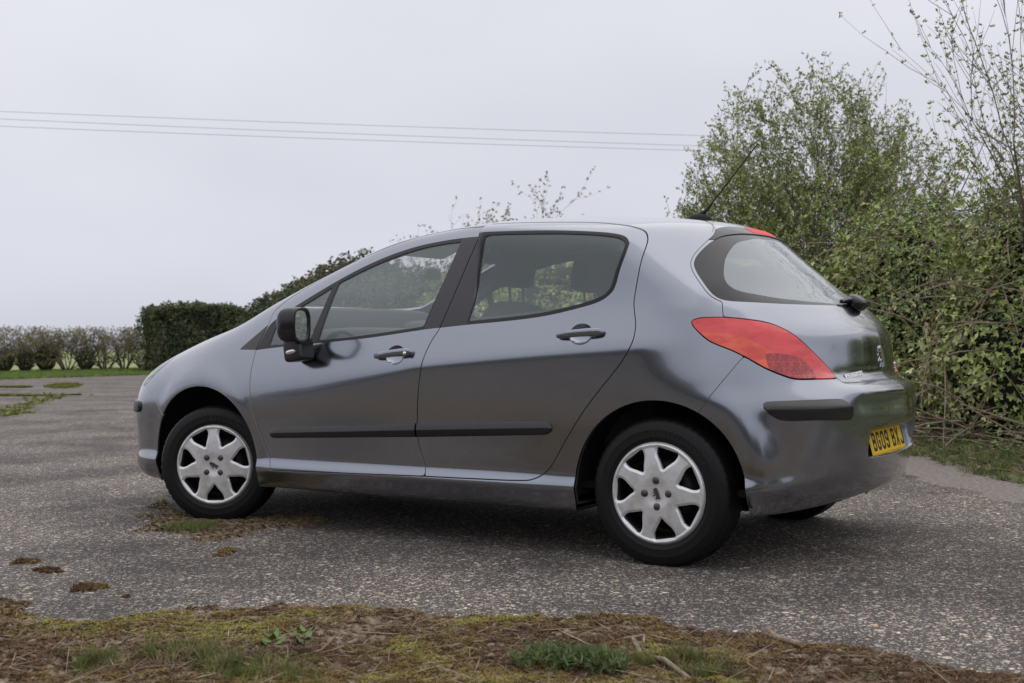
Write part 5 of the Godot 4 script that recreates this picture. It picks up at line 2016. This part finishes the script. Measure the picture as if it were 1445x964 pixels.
func build_plants() -> void:
	var spr := spray(4, 1.0, 0.8)
	var tre := trefoil()
	var wood := [Surf.new(), Surf.new()]
	var tips := []
	# the tall open thorn bush behind the car's tail
	var at := Vector3(-1.35, 0, -8.9)
	crown_at = Vector3(-1.3, 2.25, -8.9)
	crown_r = Vector3(1.65, 2.05, 1.5)
	for i in 22:
		var a := TAU * i / 22.0 + rv(-0.2, 0.2)
		var lean := rv(0.08, 0.75)
		grow(wood, tips, at + Vector3(cos(a) * 0.25, 0, sin(a) * 0.25), Vector3(cos(a) * lean, 1.0, sin(a) * lean).normalized(), rv(1.6, 2.3), rv(0.020, 0.042), 4, 4, 0.62, 0.045)
	woody("thorn_bush", at, "tall open bush of fine twigs with fresh green leaves behind the car's tail", "bush", "", wood, leaves_at(tips, 1.0, Vector2(0.028, 0.060), SPRING, at), spr, G.leaf)
	crown_r = Vector3.ZERO
	# long-stemmed shrub at the right edge
	wood = [Surf.new(), Surf.new()]
	tips = []
	at = Vector3(2.45, 0, -5.6)
	for i in 13:
		var a := TAU * i / 13.0 + rv(-0.2, 0.2)
		var lean := rv(0.05, 0.34)
		grow(wood, tips, at + Vector3(cos(a) * 0.35, 0, sin(a) * 0.25), Vector3(cos(a) * lean, 1.0, sin(a) * lean).normalized(), rv(1.6, 2.6), rv(0.012, 0.022), 3, 4, 0.46, 0.055, 0.13)
	woody("tall_shrub", at, "tall shrub of long bare stems with small bright leaves at the right edge", "shrub", "", wood, leaves_at(tips, 0.70, Vector2(0.028, 0.055), SPRING, at), spr, G.leaf)
	# bramble bank
	var beds := [
		[Vector3(0.55, 0, -6.9), "dense bramble bank with dead canes at its foot beside the car's tail", [[Vector3(-0.5, 0.75, -0.2), Vector3(0.95, 1.15, 0.8)], [Vector3(0.3, 0.9, 0.0), Vector3(0.95, 1.30, 0.85)], [Vector3(-0.1, 1.6, -0.3), Vector3(0.9, 0.75, 0.7)], [Vector3(0.8, 0.6, 0.45), Vector3(0.7, 0.85, 0.6)]], 26000],
		[Vector3(2.0, 0, -5.9), "bramble bank under the tall shrub at the right edge", [[Vector3(0.0, 0.85, 0.0), Vector3(0.95, 1.25, 0.8)], [Vector3(-0.5, 0.6, 0.25), Vector3(0.75, 0.85, 0.55)], [Vector3(0.7, 0.9, 0.0), Vector3(1.0, 1.4, 0.9)], [Vector3(-0.2, 1.6, -0.2), Vector3(0.8, 0.7, 0.6)]], 26000],
		[Vector3(-1.3, 0, -7.6), "lower bramble bank in front of the tall open bush", [[Vector3(0.3, 0.7, 0.0), Vector3(0.95, 1.1, 0.7)], [Vector3(-0.7, 0.7, -0.2), Vector3(0.95, 1.05, 0.75)], [Vector3(0.1, 1.2, -0.4), Vector3(0.85, 0.75, 0.6)]], 15000],
	]
	for q in beds:
		var o := node("bramble_bank", self, q[0])
		tag(o, q[1], "bramble", "bramble banks along the verge")
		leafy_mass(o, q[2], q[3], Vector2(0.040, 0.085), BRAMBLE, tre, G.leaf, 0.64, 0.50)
		var canes := Surf.new()
		for i in 120:
			var l: Array = q[2][rng.randi() % q[2].size()]
			var v := ball()
			v.y = absf(v.y)
			v.z = absf(v.z) * 0.8 + 0.1
			var p: Vector3 = l[0] + v.normalized() * l[1] * rv(0.85, 1.0)
			var d := (ball() + Vector3(0, 0.2, 0.3)).normalized()
			var path := PackedVector3Array([p])
			for k in 6:
				d = (d + Vector3(0, -0.12, 0) + ball() * 0.10).normalized()
				path.append(path[-1] + d * rv(0.08, 0.20))
			canes.join(tube(path, PackedFloat32Array([0.007, 0.0065, 0.006, 0.0055, 0.005, 0.004, 0.003]), 5, false))
		# young shoots standing out of the top
		var sw := [Surf.new(), Surf.new()]
		var st := []
		for i in 34:
			var l: Array = q[2][rng.randi() % q[2].size()]
			var v := ball()
			v.y = absf(v.y) + 0.4
			grow(sw, st, l[0] + v.normalized() * l[1] * 0.9, (Vector3(v.x * 0.5, 1.0, v.z * 0.5)).normalized(), rv(0.35, 0.75), 0.006, 1, 4, 0.6, 0.0, 0.2)
		put("shoots", sw[1], G.twig, o).set_meta("kind", "stuff")
		put_scatter("shoot_leaves", leaves_at(st, 1.3, Vector2(0.035, 0.07), SPRING, Vector3.ZERO), spr, G.leaf, o)
		put("canes", canes, G.dead, o).set_meta("kind", "stuff")
		var dry := Surf.new()
		for i in 130:
			var l: Array = q[2][rng.randi() % q[2].size()]
			var p := Vector3(l[0].x + rv(-1.0, 1.0) * l[1].x, rv(0.03, 0.50) * rv(0.3, 1.0), l[0].z + l[1].z * rv(0.75, 1.25))
			var d := Vector3(rv(-1, 1), rv(-0.25, 0.35), rv(-0.5, 0.5)).normalized()
			var path := PackedVector3Array([p])
			for k in 4:
				d = (d + ball() * 0.16 + Vector3(0, -0.06, 0)).normalized()
				var nx := path[-1] + d * rv(0.08, 0.24)
				nx.y = maxf(nx.y, 0.02)
				path.append(nx)
			dry.join(tube(path, PackedFloat32Array([0.008, 0.008, 0.007, 0.006, 0.004]), 5, false))
		put("dead_canes", dry, G.dead, o).set_meta("kind", "stuff")
	# hedgerow running away behind the car
	var row := [[Vector3(-3.6, 0, -9.3), 2.1, 1.3], [Vector3(-6.2, 0, -11.4), 2.25, 1.6], [Vector3(-9.4, 0, -14.2), 2.5, 1.9], [Vector3(-13.4, 0, -17.4), 2.75, 2.3], [Vector3(-18.3, 0, -21.1), 3.5, 2.6], [Vector3(-20.9, 0, -23.0), 3.35, 2.2], [Vector3(-23.6, 0, -24.7), 3.1, 2.0], [Vector3(-26.3, 0, -26.2), 2.8, 1.8]]
	var hl := ["green hedgerow bush just behind the car's rear quarter", "green hedgerow bush seen through the rear door window", "hedgerow bush seen through the front door window, nearer one", "hedgerow bush seen through the front door window, farther one", "tall dark hedgerow bush rising behind the windscreen", "dark hedgerow bush behind the windscreen's foot", "dark hedgerow bush above the rear of the bonnet", "dark hedgerow bush next to the clipped hedge"]
	for i in row.size():
		var q: Array = row[i]
		var o := node("hedgerow_bush", self, q[0])
		tag(o, hl[i], "hedge bush", "bushes of the hedgerow behind the car")
		var h: float = q[1]
		var w: float = q[2]
		var lumps := [[Vector3(0, h * 0.45, 0), Vector3(w * 0.8, h * 0.50, w * 0.7)], [Vector3(-w * 0.45, h * 0.42, -w * 0.3), Vector3(w * 0.7, h * 0.46, w * 0.6)], [Vector3(w * 0.45, h * 0.40, w * 0.3), Vector3(w * 0.7, h * 0.44, w * 0.6)], [Vector3(w * 0.1, h * 0.66, 0), Vector3(w * 0.6, h * 0.36, w * 0.5)]]
		var far := clampf((i - 1) / 5.0, 0.0, 1.0)
		var cols := BRAMBLE if i < 3 else DARK
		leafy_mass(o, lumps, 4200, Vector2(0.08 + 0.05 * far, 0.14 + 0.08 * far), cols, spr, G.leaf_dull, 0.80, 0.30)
	# the big clipped hedge
	at = Vector3(-31.7, 0, -27.6)
	var hedge := node("clipped_hedge", self, at)
	tag(hedge, "tall dark evergreen hedge with a clipped square end left of the bonnet", "hedge")
	var along := Vector3(0.684, 0, -0.729)
	var deep := Vector3(-0.729, 0, -0.684)
	var hb := Basis(along, Vector3.UP, along.cross(Vector3.UP))
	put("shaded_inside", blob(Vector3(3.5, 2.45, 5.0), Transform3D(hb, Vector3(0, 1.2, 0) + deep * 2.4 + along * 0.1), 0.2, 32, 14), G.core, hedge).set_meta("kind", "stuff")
	var sc := Scatter.new()
	for i in 15000:
		var u := rv(-1, 1)
		var v := rv(0, 1)
		var p := Vector3.ZERO
		var nn := Vector3.UP
		var pick := rng.randf()
		var lump := 0.34 * bumps.get_noise_3d(u * 160.0, v * 160.0, pick * 5.0) - 0.30 * pow(absf(u), 6.0)
		if pick < 0.55:
			p = along * u * 1.9 + Vector3.UP * v * (2.55 - 0.25 * pow(absf(u), 5.0)) - deep * (0.12 + lump + rv(-0.12, 0.12))
			nn = -deep
		elif pick < 0.8:
			p = along * u * 1.9 + Vector3.UP * (2.52 + lump + rv(-0.14, 0.08)) + deep * (rng.randf() * 5.0)
		else:
			p = along * (-1.9 + lump + rv(-0.12, 0.12)) + Vector3.UP * v * 2.55 + deep * (u * 2.5 + 2.4)
			nn = -along
		var s := rv(0.09, 0.17)
		nn = (nn + Vector3.UP * 0.4 + ball() * 0.8).normalized()
		var x := nn.cross(ball()).normalized()
		var tone := bumps.get_noise_3d(p.x * 60.0, p.y * 60.0, p.z * 60.0)
		var c: Color = DARK[clampi(int((tone * 0.8 + 0.5 + rv(-0.4, 0.4)) * 5.0), 0, 4)]
		sc.add(Basis(x * s, nn.cross(x) * s, nn * s), p, c * rv(0.7, 1.4) )
	put_scatter("foliage", sc, spr, G.leaf_dull, hedge)
	# the thin hedge at the far left: one shrub after another
	var names := ["thin hedge shrub cut off by the left edge of the photo", "thin hedge shrub with a dark ivy-clad foot at the far left", "brown twiggy hedge shrub, third from the left edge", "dark ivy-clad shrub in the thin hedge", "twiggy hedge shrub right of the dark ivy-clad one", "bare many-stemmed hedge shrub in the middle of the thin hedge", "spreading hedge shrub on two thick stems", "slim hedge shrub left of the clipped hedge", "thin hedge shrub touching the clipped hedge"]
	var us := [[-40.57, -24.36, 0], [-40.23, -25.09, 1], [-39.89, -25.81, 1], [-39.55, -26.53, 2], [-39.21, -27.26, 0], [-38.87, -27.98, 1], [-38.53, -28.7, 0], [-38.19, -29.43, 0], [-37.85, -30.15, 0]]
	for i in us.size():
		var q: Array = us[i]
		at = Vector3(q[0], 0.0, q[1])
		wood = [Surf.new(), Surf.new()]
		tips = []
		for k in 9:
			var a := TAU * k / 9.0 + rv(-0.3, 0.3)
			var lean := rv(0.15, 1.0)
			grow(wood, tips, at + Vector3(cos(a) * 0.10, 0, sin(a) * 0.10), Vector3(cos(a) * lean, 1.0, sin(a) * lean).normalized(), rv(0.92, 1.2), rv(0.025, 0.045), 3, 4, 0.8, 0.04)
		for w in wood:
			for v in w.p.size():
				if w.p[v].y > 1.72:
					w.p[v].y = 1.72 + (w.p[v].y - 1.72) * 0.25
		var keep := []
		for t in tips:
			if t[0].y < 1.84:
				keep.append(t)
		var cols := [Color(0.22, 0.20, 0.08), Color(0.26, 0.19, 0.09), Color(0.17, 0.17, 0.07), Color(0.28, 0.25, 0.10)]
		var shrub := woody("hedge_shrub", at, names[i], "hedge shrub", "shrubs of the thin hedge", wood, leaves_at(keep, 0.32, Vector2(0.05, 0.085), cols, at), spr, G.leaf_dull)
		if q[2] > 0:
			var iv := Scatter.new()
			for k in 900 * q[2]:
				var v := ball()
				var p := Vector3(v.x * 0.42, 0.62 + v.y * 0.58, v.z * 0.42) * rv(0.5, 1.05)
				p.y = maxf(p.y, 0.05)
				var s := rv(0.06, 0.11)
				var nn := (v + ball() * 0.6).normalized()
				var x := nn.cross(ball()).normalized()
				iv.add(Basis(x * s, nn.cross(x) * s, nn * s), p, (DARK[rng.randi() % 4] as Color) * rv(0.7, 1.3))
			put_scatter("ivy", iv, spr, G.leaf_dull, shrub)
	# two open trees rising beyond the roof
	for q in [[Vector3(-15.6, 0, -25.3), 5.5, 9, 0.9, "small open tree with yellowish buds beyond the car's roof", 0.7], [Vector3(-17.4, 0, -24.1), 4.9, 5, 0.45, "nearly bare upright tree beyond the front edge of the roof", 0.12]]:
		wood = [Surf.new(), Surf.new()]
		tips = []
		at = q[0]
		for k in q[2]:
			var a: float = TAU * k / q[2] + rv(-0.3, 0.3)
			var lean: float = rv(0.1, 0.6) * q[3]
			grow(wood, tips, at + Vector3(cos(a) * 0.15, 0, sin(a) * 0.15), Vector3(cos(a) * lean, 1.0, sin(a) * lean).normalized(), q[1] * rv(0.40, 0.52), rv(0.04, 0.06), 3, 4, 0.6, 0.07)
		woody("young_tree", at, q[4], "tree", "open trees beyond the roof", wood, leaves_at(tips, q[5] * 1.5, Vector2(0.07, 0.11), [Color(0.24, 0.19, 0.05), Color(0.20, 0.19, 0.06), Color(0.16, 0.16, 0.05)], at), spr, G.leaf_dull)

func build_near_hedge() -> void:
	var spr := spray(4, 1.0, 0.8)
	var k := 0
	for q in [Vector3(-16, 0, 27.5), Vector3(-6, 0, 24.5), Vector3(4, 0, 22.5), Vector3(14, 0, 21.0), Vector3(24, 0, 16.0), Vector3(28, 0, 7.0), Vector3(-27, 0, 31.0)]:
		var o := node("field_hedge", self, q)
		tag(o, ["hedge bush on the camera's side of the yard, mirrored in the front wing", "hedge bush on the camera's side, mirrored in the front door", "hedge bush on the camera's side, mirrored in the rear door", "hedge bush on the camera's side, mirrored in the rear wheel arch", "hedge bush on the camera's side, mirrored in the rear bumper corner", "hedge bush on the camera's side, mirrored in the tailgate", "hedge bush on the camera's side, mirrored in the front bumper"][k], "hedge bush", "bushes of the hedge behind the camera")
		leafy_mass(o, [[Vector3(0, 1.2, 0), Vector3(3.6, 1.5, 1.6)], [Vector3(-3.0, 1.1, 0.3), Vector3(3.2, 1.35, 1.5)], [Vector3(3.0, 1.15, 0.2), Vector3(3.2, 1.5, 1.5)], [Vector3(0.8, 1.9, 0), Vector3(2.2, 1.1, 1.2)]], 2600, Vector2(0.20, 0.36), DARK, spr, G.leaf_dull, 0.9, 0.2)
		k += 1

func build_right_hedge() -> void:
	var spr := spray(4, 1.0, 0.8)
	var k := 0
	for q in [Vector3(6.0, 0, -9.0), Vector3(9.5, 0, -9.5), Vector3(13.5, 0, -8.0), Vector3(17.5, 0, -5.0)]:
		var o := node("hedgerow_bush", self, q)
		tag(o, ["hedgerow bush just past the right edge of the photo, mirrored in the tailgate", "second hedgerow bush past the right edge, mirrored in the tailgate", "third hedgerow bush past the right edge, mirrored in the rear bumper", "last hedgerow bush past the right edge, mirrored in the bumper's far corner"][k], "hedge bush", "bushes of the hedgerow on the right")
		leafy_mass(o, [[Vector3(0, 1.2, 0), Vector3(1.5, 1.5, 1.1)], [Vector3(-0.9, 1.0, 0.1), Vector3(1.2, 1.2, 0.9)], [Vector3(0.9, 1.1, 0.1), Vector3(1.3, 1.4, 1.0)], [Vector3(0.2, 2.2, -0.1), Vector3(1.1, 1.0, 0.9)]], 2200, Vector2(0.12, 0.20), BRAMBLE, spr, G.leaf, 0.45, 0.55)
		k += 1

func build_wires() -> void:
	var wires := [[Vector3(-33.55, 9.13, -20.34), Vector3(-15.29, 8.66, -35.62), "topmost overhead wire against the sky"], [Vector3(-33.55, 8.87, -20.34), Vector3(-15.29, 8.28, -35.62), "middle overhead wire against the sky"], [Vector3(-33.55, 8.62, -20.34), Vector3(-15.30, 8.10, -35.62), "lowest overhead wire against the sky"]]
	for w in wires:
		var path := PackedVector3Array()
		var d: Vector3 = w[1] - w[0]
		for i in 41:
			var t := -0.7 + 2.6 * i / 40.0
			path.append(w[0] + d * t + Vector3(0, 0.16 * (t * t - t), 0))
		tag(put("overhead_wire", tube(path, 0.008, 6), mat(Color(0.42, 0.42, 0.45), 0.6), self), w[2], "wire", "overhead wires")

func cloud_cover() -> ImageTexture:
	var n := FastNoiseLite.new()
	n.seed = 77
	n.frequency = 0.9
	n.fractal_octaves = 5
	n.fractal_gain = 0.5
	var w := 512
	var h := 256
	var im := Image.create(w, h, false, Image.FORMAT_RGBA8)
	for y in h:
		var el := PI / 2 - PI * (y + 0.5) / h
		for x in w:
			var az := TAU * x / w
			var d := Vector3(cos(az) * cos(el), sin(el), sin(az) * cos(el))
			d = Vector3(d.x, d.y * 3.2, d.z) * (1.6 / (0.6 + absf(sin(el))))
			var v := clampf(0.10 * (0.5 + 0.9 * n.get_noise_3dv(d)) * ss(0.0, 0.06, el), 0.0, 0.2)
			im.set_pixel(x, y, Color(v, v, v * 1.02, 1.0).linear_to_srgb())
	return ImageTexture.create_from_image(im)

func _ready() -> void:
	var cam := Camera3D.new()
	cam.name = "camera"
	cam.position = Vector3(3.42774, 0.90361, 5.30043)
	cam.rotation = Vector3(0.003316, 0.563722, -0.009242)
	cam.near = 0.05
	cam.far = 1500.0
	var lens := CameraAttributesPhysical.new()
	lens.frustum_focal_length = 12.0 / tan(deg_to_rad(31.68) / 2.0)
	lens.frustum_focus_distance = 5.4
	lens.frustum_near = 0.05
	lens.frustum_far = 1500.0
	lens.exposure_aperture = 5.0
	cam.attributes = lens
	add_child(cam)
	cam.current = true
	var env := Environment.new()
	env.background_mode = Environment.BG_SKY
	var skym := ProceduralSkyMaterial.new()
	# an overcast sky: about twice as bright overhead as at the horizon, with faint cloud streaks
	skym.sky_energy_multiplier = 1.0
	skym.sky_top_color = Color(1.06, 1.06, 1.085)
	skym.sky_horizon_color = Color(0.795, 0.803, 0.850)
	skym.sky_curve = 0.72
	skym.sky_cover = cloud_cover()
	skym.ground_bottom_color = Color(0.35, 0.35, 0.33)
	skym.ground_horizon_color = Color(0.62, 0.64, 0.64)
	skym.sun_angle_max = 1.0
	var sky := Sky.new()
	sky.sky_material = skym
	env.sky = sky
	env.tonemap_mode = Environment.TONE_MAPPER_LINEAR
	env.tonemap_exposure = 1.0
	env.sdfgi_enabled = true
	env.ssao_enabled = true
	env.ssil_enabled = true
	var we := WorldEnvironment.new()
	we.name = "world_environment"
	we.environment = env
	add_child(we)
	var sun := DirectionalLight3D.new()
	sun.name = "sun"
	sun.light_energy = 0.2
	sun.light_angular_distance = 90.0
	sun.light_color = Color(1.0, 0.97, 0.93)
	sun.sky_mode = DirectionalLight3D.SKY_MODE_LIGHT_ONLY
	sun.shadow_enabled = true
	sun.rotation = Vector3(deg_to_rad(-62), deg_to_rad(150), 0)
	add_child(sun)
	rng.seed = 20240417
	var t0 := Time.get_ticks_msec()
	build_ground()
	build_plants()
	build_near_hedge()
	build_right_hedge()
	build_wires()
	build_car()
